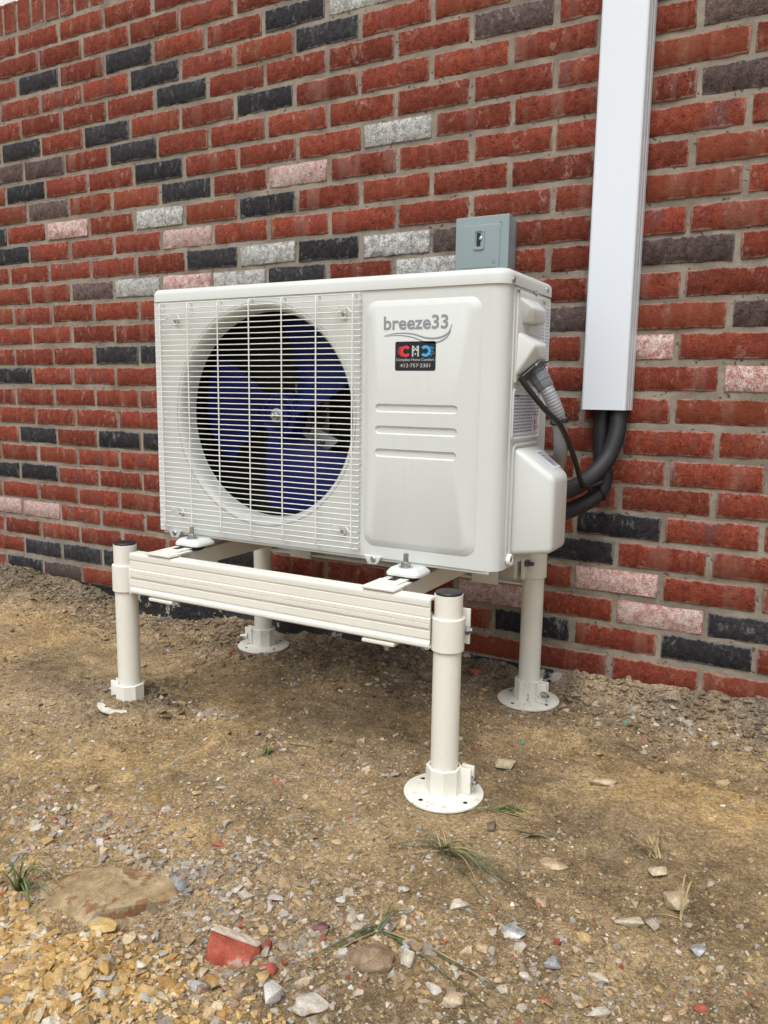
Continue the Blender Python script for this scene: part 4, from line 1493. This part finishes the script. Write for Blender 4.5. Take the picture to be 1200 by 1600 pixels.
cb = bmesh.new()
path = smooth_path([W(.006, .452, .6700), W(.020, .442, .6480), W(.045, .418, .6120), W(.063, .385, .5850), W(.066, .330, .5500), W(.062, .255, .5050), W(.055, .175, .4550), W(.060, .130, .4420), W(.080, .095, .4500)], 10)
bm_tube(cb, path, .0052, 10)
tag(obj('cable', cb, 'black', None, 60), 'thin black cable tied along the grey conduit beside the heat pump', 'cable')
tie = bmesh.new()
tp = W(.060, .372, .5935)
tdir = W(.30, -.45, -.80).normalized()
u, v = frame_of(tdir)
ringp = [tp + u * .0180 * math.cos(i * math.pi / 12) + v * .0180 * math.sin(i * math.pi / 12) for i in range(25)]
bm_tube(tie, ringp, .0021, 6)
bm_box(tie, tp.x + .008, tp.x + .016, -tp.y + .008, -tp.y + .017, tp.z - .006, tp.z + .002, .001)
tag(obj('cable_tie', tie, 'black', None, 40), 'black cable tie looped round the grey conduit and black cable', 'cable tie')


def pipe(pts, r, label):
    bm = bmesh.new()
    path = smooth_path(pts, 30)
    bm_tube(bm, path, r, 28, rfun=lambda s: r * (1 + .012 * math.sin(s * 2 * math.pi / .0052)), cross=lambda k: 1.0 if k % 2 else .89)
    o = obj('insulated_pipe', bm, 'foam', None, 80)
    tag(o, label, 'pipe', 'insulated refrigerant pipes')
    return o


pipe([W(.0920, .038, .75), W(.0930, .039, .650), W(.0950, .043, .600), W(.0950, .054, .550), W(.0800, .076, .495), W(.0500, .118, .4530), W(.0260, .175, .4360), W(.000, .245, .430), W(-.03, .30, .43)], .0192,
     'black ribbed pipe curving over the other one below the white duct')
pipe([W(.0590, .034, .75), W(.0590, .034, .650), W(.0570, .034, .560), W(.0600, .034, .500), W(.0720, .040, .4550), W(.0660, .070, .4200), W(.0400, .120, .3960), W(.0150, .180, .3860), W(-.020, .27, .3850)], .0180,
     'black ribbed pipe dropping straight from the white duct and passing beneath the other')
strap = bmesh.new()
for tp, tdir, rr in ((W(.0690, .068, .4230), W(-.5, .45, -.45), .0205),):
    u, v = frame_of(tdir)
    bm_tube(strap, [tp + u * rr * math.cos(i * math.pi / 12) + v * rr * math.sin(i * math.pi / 12) for i in range(25)], .0019, 6)
bm_tube(strap, smooth_path([W(.075, .085, .452), W(.060, .110, .440), W(.056, .105, .430), W(.070, .08, .427)], 6), .0026, 8)
tag(obj('cable_tie', strap, 'black', None, 40), 'black cable tie strapped round the lower ribbed pipe', 'cable tie')

# ------------------------------------------------------------------ gravel, clods, stones, grass
def hull_mesh(seed, n=11, flat=0.6, elong=1.3):
    r = np.random.default_rng(seed)
    p = r.normal(size=(n, 3))
    p /= np.linalg.norm(p, axis=1)[:, None]
    p *= r.uniform(0.75, 1.0, (n, 1))
    p *= np.array([elong, 1.0, flat])
    b = bmesh.new()
    for q in p:
        b.verts.new(q)
    res = bmesh.ops.convex_hull(b, input=b.verts[:])
    for v in [v for v in b.verts if not v.link_faces]:
        b.verts.remove(v)
    b.verts.index_update()
    V = np.array([v.co[:] for v in b.verts])
    Fc = []
    for f in b.faces:
        idx = [v.index for v in f.verts]
        for k in range(1, len(idx) - 1):
            Fc.append((idx[0], idx[k], idx[k + 1]))
    b.free()
    return V, np.array(Fc)


ROCKS = [hull_mesh(100 + i, 10 + i % 5, 0.45 + 0.04 * (i % 8), 1.1 + 0.07 * (i % 6)) for i in range(40)]
PAL = 1.08 * np.array([[.40, .35, .28], [.34, .29, .23], [.50, .46, .40], [.31, .22, .135], [.42, .30, .17], [.39, .27, .125], [.25, .195, .14], [.29, .30, .31], [.32, .095, .06], [.30, .21, .135], [.48, .37, .24], [.20, .15, .105]])


def scatter(name, X, D, S, C, sink, kind_mat, smooth=False):
    Z = ground_h(X, D)
    vs, fs_, cs = [], [], []
    n0 = 0
    for k in range(len(X)):
        V, Fc = ROCKS[rng.integers(len(ROCKS))]
        a = rng.uniform(0, 2 * math.pi)
        tx, ty = rng.normal(0, .22, 2)
        ca, sa = math.cos(a), math.sin(a)
        R = np.array([[ca, -sa, 0], [sa, ca, 0], [0, 0, 1]]) @ np.array([[1, 0, ty], [0, 1, tx], [-ty, -tx, 1]])
        P = (V * S[k]) @ R.T
        P += np.array([X[k], -D[k], Z[k] + S[k] * sink[k]])
        vs.append(P)
        fs_.append(Fc + n0)
        cs.append(np.broadcast_to(C[k], (len(V), 3)))
        n0 += len(V)
    v = np.concatenate(vs).astype(np.float32)
    f = np.concatenate(fs_).astype(np.int32)
    c = np.concatenate([np.concatenate(cs), np.ones((len(v), 1))], 1).astype(np.float32)
    me = bpy.data.meshes.new(name)
    me.vertices.add(len(v))
    me.vertices.foreach_set('co', v.ravel())
    me.loops.add(f.size)
    me.loops.foreach_set('vertex_index', f.ravel())
    me.polygons.add(len(f))
    me.polygons.foreach_set('loop_start', np.arange(0, f.size, 3, dtype=np.int32))
    me.polygons.foreach_set('use_smooth', np.full(len(f), smooth))
    me.update(calc_edges=True)
    at = me.color_attributes.new('Col', 'FLOAT_COLOR', 'POINT')
    at.data.foreach_set('color', c.ravel())
    return tag(link(name, me, kind_mat), kind='stuff')


def clear_of_posts(X, D, r0=.078):
    ok = np.ones(len(X), bool)
    for k, (px, pd) in POSTS.items():
        ok &= np.hypot(X - px, D - pd) > (r0 if k != 'FL' else .034)
    return ok


# gravel everywhere, thin on the trodden dirt and thick in the foreground
N = 210000
X = rng.uniform(-2.5, 0.75, N)
D = rng.uniform(0.02, 1.62, N)
patch = vnoise(X, D, .20, 71) + .6 * vnoise(X, D, .075, 72) + .4 * vnoise(X, D, .03, 73)
dens = 0.14 + 0.36 * sstep(D, .62, 1.05) + 1.5 * np.clip(patch - .08, 0, 1)
CLUSTERS = [(-.665, .544, .07, .028, .8), (-.34, 1.04, .10, .022, 1.0), (-.24, 1.02, .09, .03, .9), (-.06, 1.05, .07, .05, 1.0), (.02, 1.03, .07, .06, .8), (-.03, .97, .06, .04, .5), (-.60, 1.0, .14, .05, .7),
            (-.27, .65, .12, .06, .6), (-.19, .54, .10, .06, .6), (.17, .11, .16, .035, .9), (.40, .10, .16, .04, .7), (-.115, .16, .08, .05, .6), (-.29, .09, .12, .05, .6), (.28, .95, .2, .09, .5)]
for cx, cd, sx_, sd_, a_ in CLUSTERS:
    dens += a_ * np.exp(-(((X - cx) / sx_) ** 2 + ((D - cd) / sd_) ** 2))
dens *= 1 - .85 * np.exp(-(((X + .72) / .22) ** 2 + ((D - .80) / .12) ** 2)) - .75 * np.exp(-(((X - .25) / .24) ** 2 + ((D - .46) / .13) ** 2)) - .6 * np.exp(-(((X - .05) / .12) ** 2 + ((D - .85) / .06) ** 2))
keep = (rng.random(N) < dens) & clear_of_posts(X, D)
X, D = X[keep], D[keep]
S = np.exp(rng.normal(math.log(.00160), .64, len(X)))
S = np.clip(S * (0.85 + .5 * sstep(D, .5, 1.2)), .0009, .0125)
C = PAL[rng.choice(12, len(X), p=[.13, .15, .06, .12, .12, .09, .10, .025, .018, .10, .072, .015])]
C = C * rng.uniform(.78, 1.15, (len(X), 1))
scatter('gravel', X, D, S, C, rng.uniform(-.25, .25, len(X)), M['pebble'])
# crumbled soil in patches over the trodden ground
N = 42000
X, D = rng.uniform(-2.2, .75, N), rng.uniform(.1, 1.5, N)
pt = vnoise(X, D, .16, 91) + .7 * vnoise(X, D, .05, 92)
keep = (rng.random(N) < np.clip(pt * 1.3 + .12, .03, .9)) & clear_of_posts(X, D, .085)
X, D = X[keep], D[keep]
S = np.clip(np.exp(rng.normal(math.log(.0021), .6, len(X))), .0009, .010)
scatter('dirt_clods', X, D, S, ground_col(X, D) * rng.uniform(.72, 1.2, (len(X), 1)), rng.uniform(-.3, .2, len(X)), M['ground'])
# rubble and mortar droppings along the foot of the wall and in the pale clusters
XX, DD, SS = [], [], []
for cx, cd, sx_, sd_, n_r, s0 in ((.17, .10, .14, .028, 60, .0075), (.40, .09, .15, .03, 55, .0075), (-.665, .544, .045, .02, 26, .0070), (-.33, 1.045, .09, .018, 60, .0068), (-.23, 1.02, .06, .03, 50, .0060), (-.48, 1.00, .10, .03, 40, .0055), (-.12, 1.12, .05, .03, 26, .0050), (-.25, .66, .09, .04, 30, .0045),
                                  (.0, 1.06, .06, .05, 80, .0058), (-.30, .10, .12, .04, 26, .0080), (-1.0, .20, .3, .05, 30, .0080), (-.62, .24, .12, .04, 22, .0075)):
    XX.append(rng.normal(cx, sx_, n_r)); DD.append(np.abs(rng.normal(cd, sd_, n_r)) + .01); SS.append(np.exp(rng.normal(math.log(s0), .38, n_r)))
X, D, S = np.concatenate(XX), np.concatenate(DD), np.clip(np.concatenate(SS), .003, .0145)
keep = clear_of_posts(X, D, .085)
X, D, S = X[keep], D[keep], S[keep]
C = PAL[rng.choice(12, len(X), p=[.22, .24, .12, .06, .05, .04, .10, .06, .03, .05, .01, .02])] * rng.uniform(.72, 1.05, (len(X), 1))
scatter('gravel', X, D, S, C, rng.uniform(-.1, .25, len(X)), M['pebble'])
# crumbs of soil lying on the base flanges
XX, DD = [], []
for k, (px, pd) in POSTS.items():
    if True:
        a_, r_ = rng.uniform(0, 2 * math.pi, 34), rng.uniform(.036, .0715, 34)
        XX.append(px + r_ * np.cos(a_)); DD.append(pd + r_ * np.sin(a_))
X, D = np.concatenate(XX), np.concatenate(DD)
S = np.clip(np.exp(rng.normal(math.log(.0008), .6, len(X))), .0004, .0035)
lift = (-.0853 + .0048 * (np.hypot(X - POSTS['FL'][0], D - POSTS['FL'][1]) < .08) - ground_h(X, D)) / S
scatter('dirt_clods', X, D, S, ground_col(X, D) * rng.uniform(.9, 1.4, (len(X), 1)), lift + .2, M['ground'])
# the heap of ochre gravel at the near left corner
N = 9000
X = rng.normal(-.24, .17, N)
D = rng.normal(1.34, .085, N)
keep = (np.hypot((X + .326) / .105, (D - 1.155) / .085) > 1) & (D > 1.14 + .12 * (X + .35)) & (D < 1.62)
X, D = X[keep], D[keep]
S = np.clip(np.exp(rng.normal(math.log(.0040), .46, len(X))), .0016, .0125)
OC = 1.14 * np.array([[.42, .27, .10], [.50, .35, .16], [.36, .21, .07], [.46, .31, .14], [.52, .42, .27], [.30, .20, .10], [.50, .46, .38]])
C = OC[rng.choice(7, len(X), p=[.24, .2, .16, .16, .12, .08, .04])] * rng.uniform(.8, 1.12, (len(X), 1))
scatter('gravel', X, D, S, C, rng.uniform(-.35, .35, len(X)), M['pebble'])
# loose lumps of the grey-brown fill
N = 26000
X = rng.uniform(-2.5, .75, N)
D = np.abs(rng.normal(0, .20, N)) + .012
k = 1500
X[:k] = rng.normal(-.84, .10, k)
D[:k] = rng.normal(.60, .08, k)
keep = (rng.random(N) < rough_mask(X, D) * 1.1) & clear_of_posts(X, D)
r_ = np.hypot(X - POSTS['FL'][0], D - POSTS['FL'][1])
keep &= ~((r_ < .11) & (r_ > .050) & (D > .615))
X, D = X[keep], D[keep]
S = np.clip(np.exp(rng.normal(math.log(.0038), .55, len(X))), .0013, .014)
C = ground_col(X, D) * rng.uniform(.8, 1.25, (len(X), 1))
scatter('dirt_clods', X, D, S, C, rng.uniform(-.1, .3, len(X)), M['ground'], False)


def stone(label, x, d, w, h, t, c1, c2, patch=None, seed=0, n=18, rot=0.0, sink=.25, cat='stone', name='stone', sharp=.10, group=None, tilt=0.0, lo=.55):
    r = np.random.default_rng(seed + 900)
    p = r.normal(size=(n, 3))
    p /= np.linalg.norm(p, axis=1)[:, None]
    p *= r.uniform(.82, 1.0, (n, 1))
    b = bmesh.new()
    for q in p:
        b.verts.new(q)
    bmesh.ops.convex_hull(b, input=b.verts[:])
    for v in [v for v in b.verts if not v.link_faces]:
        b.verts.remove(v)
    bmesh.ops.dissolve_limit(b, angle_limit=math.radians(10), verts=b.verts[:], edges=b.edges[:])
    bmesh.ops.bevel(b, geom=b.edges[:], offset=sharp, segments=2, profile=.5, affect='EDGES', clamp_overlap=True)
    bmesh.ops.triangulate(b, faces=b.faces[:])
    bmesh.ops.subdivide_edges(b, edges=b.edges[:], cuts=1)
    cr, sr = math.cos(rot), math.sin(rot)
    for v in b.verts:
        q = v.co.copy()
        nn = float(vnoise(q.x * 1.3 + q.z, q.y * 1.3 + q.z * .7, .45, seed + 3)) * .12 + float(vnoise(q.x + q.z * 2, q.y - q.z, .16, seed + 5)) * .05
        q *= 1 + nn
        a_, b_, c_ = q.x * w / 2, q.y * h / 2, q.z * t / 2
        c_ += a_ * tilt
        v.co = (a_ * cr - b_ * sr, a_ * sr + b_ * cr, c_)
    me = bpy.data.meshes.new(name)
    bmesh.ops.recalc_face_normals(b, faces=b.faces[:])
    b.to_mesh(me)
    b.free()
    for q in me.polygons:
        q.use_smooth = True
    me.set_sharp_from_angle(angle=math.radians(38))
    o = link(name, me, stone_material(name + ' ' + label[:20], False, c1, c2, patch, lo))
    gz = float(ground_h(np.array([x]), np.array([d]))[0])
    o.location = W(x, d, gz + t / 2 - sink * t)
    return tag(o, label, cat, group)


# view direction along the ground: 29 degrees left of straight at the wall
VR = math.radians(29)
TAN1, TAN2 = (.40, .30, .185), (.50, .41, .28)
PALE1, PALE2 = (.46, .42, .355), (.58, .55, .49)
BLUE1, BLUE2 = (.235, .235, .235), (.43, .43, .42)
stone('large flat tan rock with rust patches half buried beside the ochre gravel', -.322, 1.150, .235, .205, .085, (.30, .215, .115), (.43, .335, .20), (.22, .10, .045), 1, 16, VR, .52, 'rock', 'rock', .07, lo=.52)
stone('dark red brick shard lying right of the big broken brick piece', -.0519, 1.1355, .030, .026, .016, (.33, .07, .05), (.40, .11, .075), None, 2, 9, VR, .2, 'brick shard', 'brick_shard', .06)
stone('small round red brick shard behind the big broken brick piece', -.0775, 1.1045, .022, .02, .014, (.28, .06, .05), (.34, .10, .08), None, 3, 10, VR, .2, 'brick shard', 'brick_shard', .06)
stone('maroon stone slab tilted among gravel behind the red brick pieces', -.0359, 1.0409, .031, .022, .018, (.13, .055, .06), (.20, .10, .10), None, 4, 10, VR + .6, .2, sharp=.06)
stone('blue grey stone with white veins next to the large tan rock', -.2650, 1.0760, .046, .030, .026, BLUE1, (.36, .38, .40), (.55, .55, .54), 5, 14, VR, .2)
stone('pale lilac grey stone on the rear edge of the large tan rock', -.3158, 1.080, .030, .024, .020, (.42, .38, .38), (.50, .47, .46), None, 6, 14, VR, .0)
stone('small slate blue stone on the near edge of the large tan rock', -.2779, 1.205, .024, .022, .017, (.20, .205, .22), (.38, .38, .385), None, 7, 12, VR, .0)
stone('flat ochre stone leaning against the large tan rock', -.2562, 1.215, .052, .034, .020, (.47, .32, .12), (.55, .42, .20), None, 8, 9, VR, .05, sharp=.06)
stone('small white pebble at the edge of the ochre gravel', -.1751, 1.2277, .021, .017, .013, PALE1, PALE2, None, 9, 14, VR, .0)
stone('white angular stone in front of the broken red brick', -.0184, 1.1771, .040, .034, .032, (.52, .50, .47), (.62, .60, .57), (.35, .32, .29), 10, 12, VR, .15, sharp=.06, lo=.62)
stone('grey blue stone left of the white angular stone', -.1000, 1.2104, .030, .022, .018, (.31, .315, .32), (.46, .46, .455), None, 11, 11, VR, .2)
stone('rounded brown boulder half sunk in the dirt by the trailing grass', .0533, 1.0659, .070, .052, .046, (.24, .165, .10), (.30, .22, .145), None, 12, 40, VR, .35, sharp=.2)
stone('lumpy pale rubble by the front edge right of the white stone', .0330, 1.1644, .055, .034, .024, PALE1, (.53, .48, .41), (.36, .29, .22), 13, 22, VR, .3)
stone('pale upright stone right of the rounded brown boulder', .0975, 1.0455, .025, .028, .030, (.52, .45, .34), (.58, .53, .44), None, 14, 16, VR, .15)
stone('pale triangular flat stone on the bare dirt at right', .3224, .8078, .052, .040, .018, (.50, .43, .31), (.56, .50, .39), None, 15, 7, VR - .4, .15, sharp=.05)
stone('tan blocky stone between two dry stalks at right', .3704, .7372, .048, .042, .038, (.44, .33, .20), (.52, .43, .30), None, 16, 12, VR + .5, .3, sharp=.06)
stone('tan angular stone on the dirt right of the front post base', .0077, .4513, .050, .032, .030, (.45, .35, .21), (.52, .44, .31), None, 17, 10, VR, .15, sharp=.06)
stone('wide tan stone flush with the dirt in the ochre patch', .1929, .4251, .060, .044, .024, (.44, .33, .20), (.50, .42, .29), None, 18, 14, VR, .45)
stone('pale oblong stone beside a red chip near the grass tuft', .1025, .9009, .036, .020, .017, (.48, .40, .31), (.56, .50, .42), None, 19, 13, VR, .2)
stone('white and blue mottled stone right of the pale oblong one', .1909, .9211, .042, .032, .022, BLUE1, (.55, .55, .54), (.62, .62, .61), 20, 14, VR, .35, lo=.50)
stone('slate blue stone in front of the mottled white one', .2526, .9443, .030, .024, .020, (.22, .225, .235), (.40, .40, .40), None, 21, 12, VR, .2)
stone('blue white flaky stone by the right edge of the dirt', .4139, .8202, .038, .026, .014, BLUE1, (.50, .50, .51), (.12, .13, .17), 22, 9, VR - .6, .2, sharp=.05, lo=.60)
stone('slim pale stone at the near right with a blue chip beside', .3120, .9441, .034, .017, .015, (.52, .45, .33), (.58, .52, .42), None, 23, 10, VR - .4, .1)
stone('tan stone just right of the dry grass stalks', .3363, .6790, .042, .026, .018, (.45, .34, .21), (.52, .43, .31), None, 24, 11, VR, .2)
stone('broad pale stone flush with the dirt right of the grass tuft', .1873, .7224, .055, .050, .022, (.42, .31, .18), (.50, .41, .28), None, 25, 14, VR, .55)
stone('broken red brick slab lying under the stand by the wall', -.2124, .0560, .075, .046, .030, (.27, .06, .04), (.34, .10, .07), None, 26, 9, VR, .15, 'brick shard', 'brick_shard', .05)
stone('olive brown rock under the stand near the wall', -.3242, .1150, .066, .050, .046, (.17, .125, .07), (.23, .17, .10), None, 27, 16, VR, .25)
stone('tan rounded stone at the front edge in the middle', .1759, 1.0808, .036, .024, .020, (.47, .36, .22), (.53, .44, .31), None, 28, 20, VR, .2)
stone('flat red chip on the dirt left of the grass tuft', -.2944, .9432, .036, .018, .008, (.36, .09, .06), (.42, .14, .10), None, 29, 9, VR, .1, 'brick shard', 'brick_shard', .05)
stone('pale wedge stone at the front edge right of the tan one', .3219, .999, .040, .024, .018, PALE1, (.54, .48, .38), None, 30, 10, VR, .25)
stone('dark brown stone beyond the grass tuft near the post base', .0640, .672, .024, .026, .020, (.13, .09, .06), (.18, .13, .09), None, 31, 12, VR, .15)

# the broken brick with its crust of old mortar
bk = thing('broken_brick', 'broken red brick with pale mortar crust lying on the gravel in the foreground', 'brick piece', W(-.108, 1.135, -.08))
gz = float(ground_h(np.array([-.108]), np.array([1.135]))[0])


def local(px, py, pz):
    c, s = math.cos(VR), math.sin(VR)
    px, py, pz = px * .86, py * .86, pz * .80 - .002
    return Vector((-.108 + px * c - py * s, -1.135 + px * s + py * c, gz + pz))


bm = bmesh.new()
bm_hull(bm, [local(*p) for p in ((-.040, -.016, .004), (-.034, -.026, -.006), (.018, -.034, -.006), (.032, -.022, -.004), (.040, -.004, .006), (-.034, .006, .042), (-.038, -.002, .034), (.035, -.004, .021),
                                 (-.028, .018, .040), (.040, .010, .017), (.024, -.026, .010), (-.020, .030, -.004), (.036, .024, -.002))], .0022, 2)
bmesh.ops.triangulate(bm, faces=bm.faces[:])
bmesh.ops.subdivide_edges(bm, edges=bm.edges[:], cuts=2)
for v in bm.verts:
    v.co += Vector((1, 1, 1)) * (.0030 * float(vnoise(v.co.x + v.co.z, v.co.y, .008, 81)))
M['chunk'] = stone_material('broken brick', False, (.27, .055, .035), (.36, .095, .06), (.46, .33, .27), .60)
obj('brick_core', bm, 'chunk', bk, 40)
bm = bmesh.new()
tp = [(-.036, .005, .0425), (-.010, .004, .0345), (.014, -.002, .0280), (.036, -.005, .0210), (.041, .009, .0170), (.010, .014, .0280), (-.028, .019, .0405)]
bm_hull(bm, [local(x, y, z) for x, y, z in tp] + [local(x * .98, y + .001, z + .0035) for x, y, z in tp], .0010, 1)
bmesh.ops.triangulate(bm, faces=bm.faces[:])
bmesh.ops.subdivide_edges(bm, edges=bm.edges[:], cuts=1)
for v in bm.verts:
    v.co.z += .003 * float(vnoise(v.co.x, v.co.y, .007, 82))
M['crust'] = stone_material('mortar crust', False, (.50, .40, .31), (.60, .52, .43), (.40, .16, .11), .60)
obj('mortar_crust', bm, 'crust', bk, 40)


def blades(bm, x, d, specs, w0=.0016):
    """specs: (azimuth degrees, length, rise) - each blade a tapered, drooping strip with a folded section"""
    gz0 = float(ground_h(np.array([x]), np.array([d]))[0])
    for az, L, rise in specs:
        a = math.radians(az)
        dirv = Vector((math.cos(a), math.sin(a), 0))
        side = Vector((-dirv.y, dirv.x, 0))
        curl = random.uniform(-.25, .25)
        ox, oy = random.gauss(0, .004), random.gauss(0, .004)
        rows = []
        n = 7
        for i in range(n + 1):
            t = i / n
            px = x + ox + dirv.x * L * t + side.x * curl * L * t * t
            py = -d + oy + dirv.y * L * t + side.y * curl * L * t * t
            g = float(ground_h(np.array([px]), np.array([-py]))[0])
            z = max(gz0 + rise * math.sin(min(1, t * 1.15) * math.pi * .80) * 1.25 * (1 - .25 * t), g + .002)
            w = w0 * (1 - t ** 2) + .0002
            c = Vector((px, py, z))
            rows.append((bm.verts.new(c - side * w), bm.verts.new(c + Vector((0, 0, -.0006))), bm.verts.new(c + side * w)))
        for p, q in zip(rows, rows[1:]):
            bm.faces.new((p[0], p[1], q[1], q[0]))
            bm.faces.new((p[1], p[2], q[2], q[1]))


def tuft(label, x, d, specs, mat, w0=.0016, name='grass_tuft', cat='grass tuft'):
    bm = bmesh.new()
    blades(bm, x, d, specs, w0)
    o = tag(obj(name, bm, mat, None, 0), label, cat)
    if mat != 'straw':
        # some blades have dried out
        o.data.materials.append(M['straw'])
        nb = 14
        for q in o.data.polygons:
            if (q.index // nb) % 4 == 1:
                q.material_index = 1
    return o


R_ = random.uniform
tuft('spreading tuft of dark green grass on the bare dirt in the foreground', .020, .770,
     [(R_(-42, 2), R_(.08, .19), R_(.008, .03)) for _ in range(17)] + [(R_(175, 260), R_(.04, .11), R_(.006, .02)) for _ in range(8)] + [(R_(0, 360), R_(.03, .07), R_(.01, .025)) for _ in range(14)], 'grass_dark', .0009)
tuft('bright green grass tuft beside the large tan rock at the left edge', -.455, 1.190,
     [(R_(-40, 70), R_(.04, .085), R_(.02, .05)) for _ in range(16)] + [(R_(120, 250), R_(.03, .06), R_(.015, .035)) for _ in range(6)], 'grass', .0015)
tuft('thin trailing grass runner reaching right from the brown boulder', .030, 1.000,
     [(R_(-20, -4), R_(.14, .24), R_(.004, .012)) for _ in range(4)] + [(R_(235, 262), R_(.06, .14), R_(.004, .012)) for _ in range(4)] + [(R_(60, 140), R_(.03, .06), R_(.01, .02)) for _ in range(5)], 'grass_dark', .0012)
tuft('pale dry grass stalks lying at the right behind a tan stone', .325, .632,
     [(R_(115, 175), R_(.05, .09), R_(.012, .03)) for _ in range(7)] + [(R_(60, 110), R_(.03, .06), R_(.01, .03)) for _ in range(4)], 'straw', .0013)
tuft('small green grass sprig at the rim of the front post base', .050, .612,
     [(R_(-30, 40), R_(.03, .075), R_(.004, .014)) for _ in range(9)] + [(R_(140, 220), R_(.02, .05), R_(.004, .01)) for _ in range(4)], 'grass', .0012)
tuft('single green blade bent beside the left front post', -1.085, .545, [(8, .10, .006), (18, .07, .010), (150, .03, .015)], 'grass', .0018)
tuft('short grey green sprig lying right of the dark grass tuft', .125, .672, [(R_(-15, 30), R_(.03, .07), R_(.006, .016)) for _ in range(7)] + [(190, .06, .006)], 'grass_dark', .0012)
tuft('tiny green weed under the middle of the stand front', -.412, .6621, [(R_(0, 360), R_(.012, .03), R_(.006, .014)) for _ in range(22)], 'grass', .0016)
tuft('dry straw lying flat under the front rail', -.405, .600, [(20, .07, .003), (24, .06, .004)], 'straw', .0016)
tuft('two dry stalks standing either side of the tan blocky stone', .380, .760, [(75, .055, .045), (100, .06, .05), (210, .04, .006)], 'straw', .0010)
tuft('green shoot growing at the foot of the wall right of the stand', .045, .050, [(70, .03, .028), (95, .02, .02), (40, .018, .012)], 'grass', .0014)
for x, d, lb in ((.000, .330, 'small teal plastic scrap on the dirt right of the front post'), (.170, .135, 'small teal plastic scrap on the dirt near the wall')):
    bm = bmesh.new()
    g = float(ground_h(np.array([x]), np.array([d]))[0])
    bm_hull(bm, [W(x + a, d + b, g + c) for a, b, c in ((-.005, .002, .001), (.004, .003, .002), (.005, -.003, .004), (-.003, -.003, .006), (0, 0, .007), (0, .004, 0))], .0004, 1)
    tag(obj('plastic_scrap', bm, 'teal', None, 30), lb, 'plastic scrap')
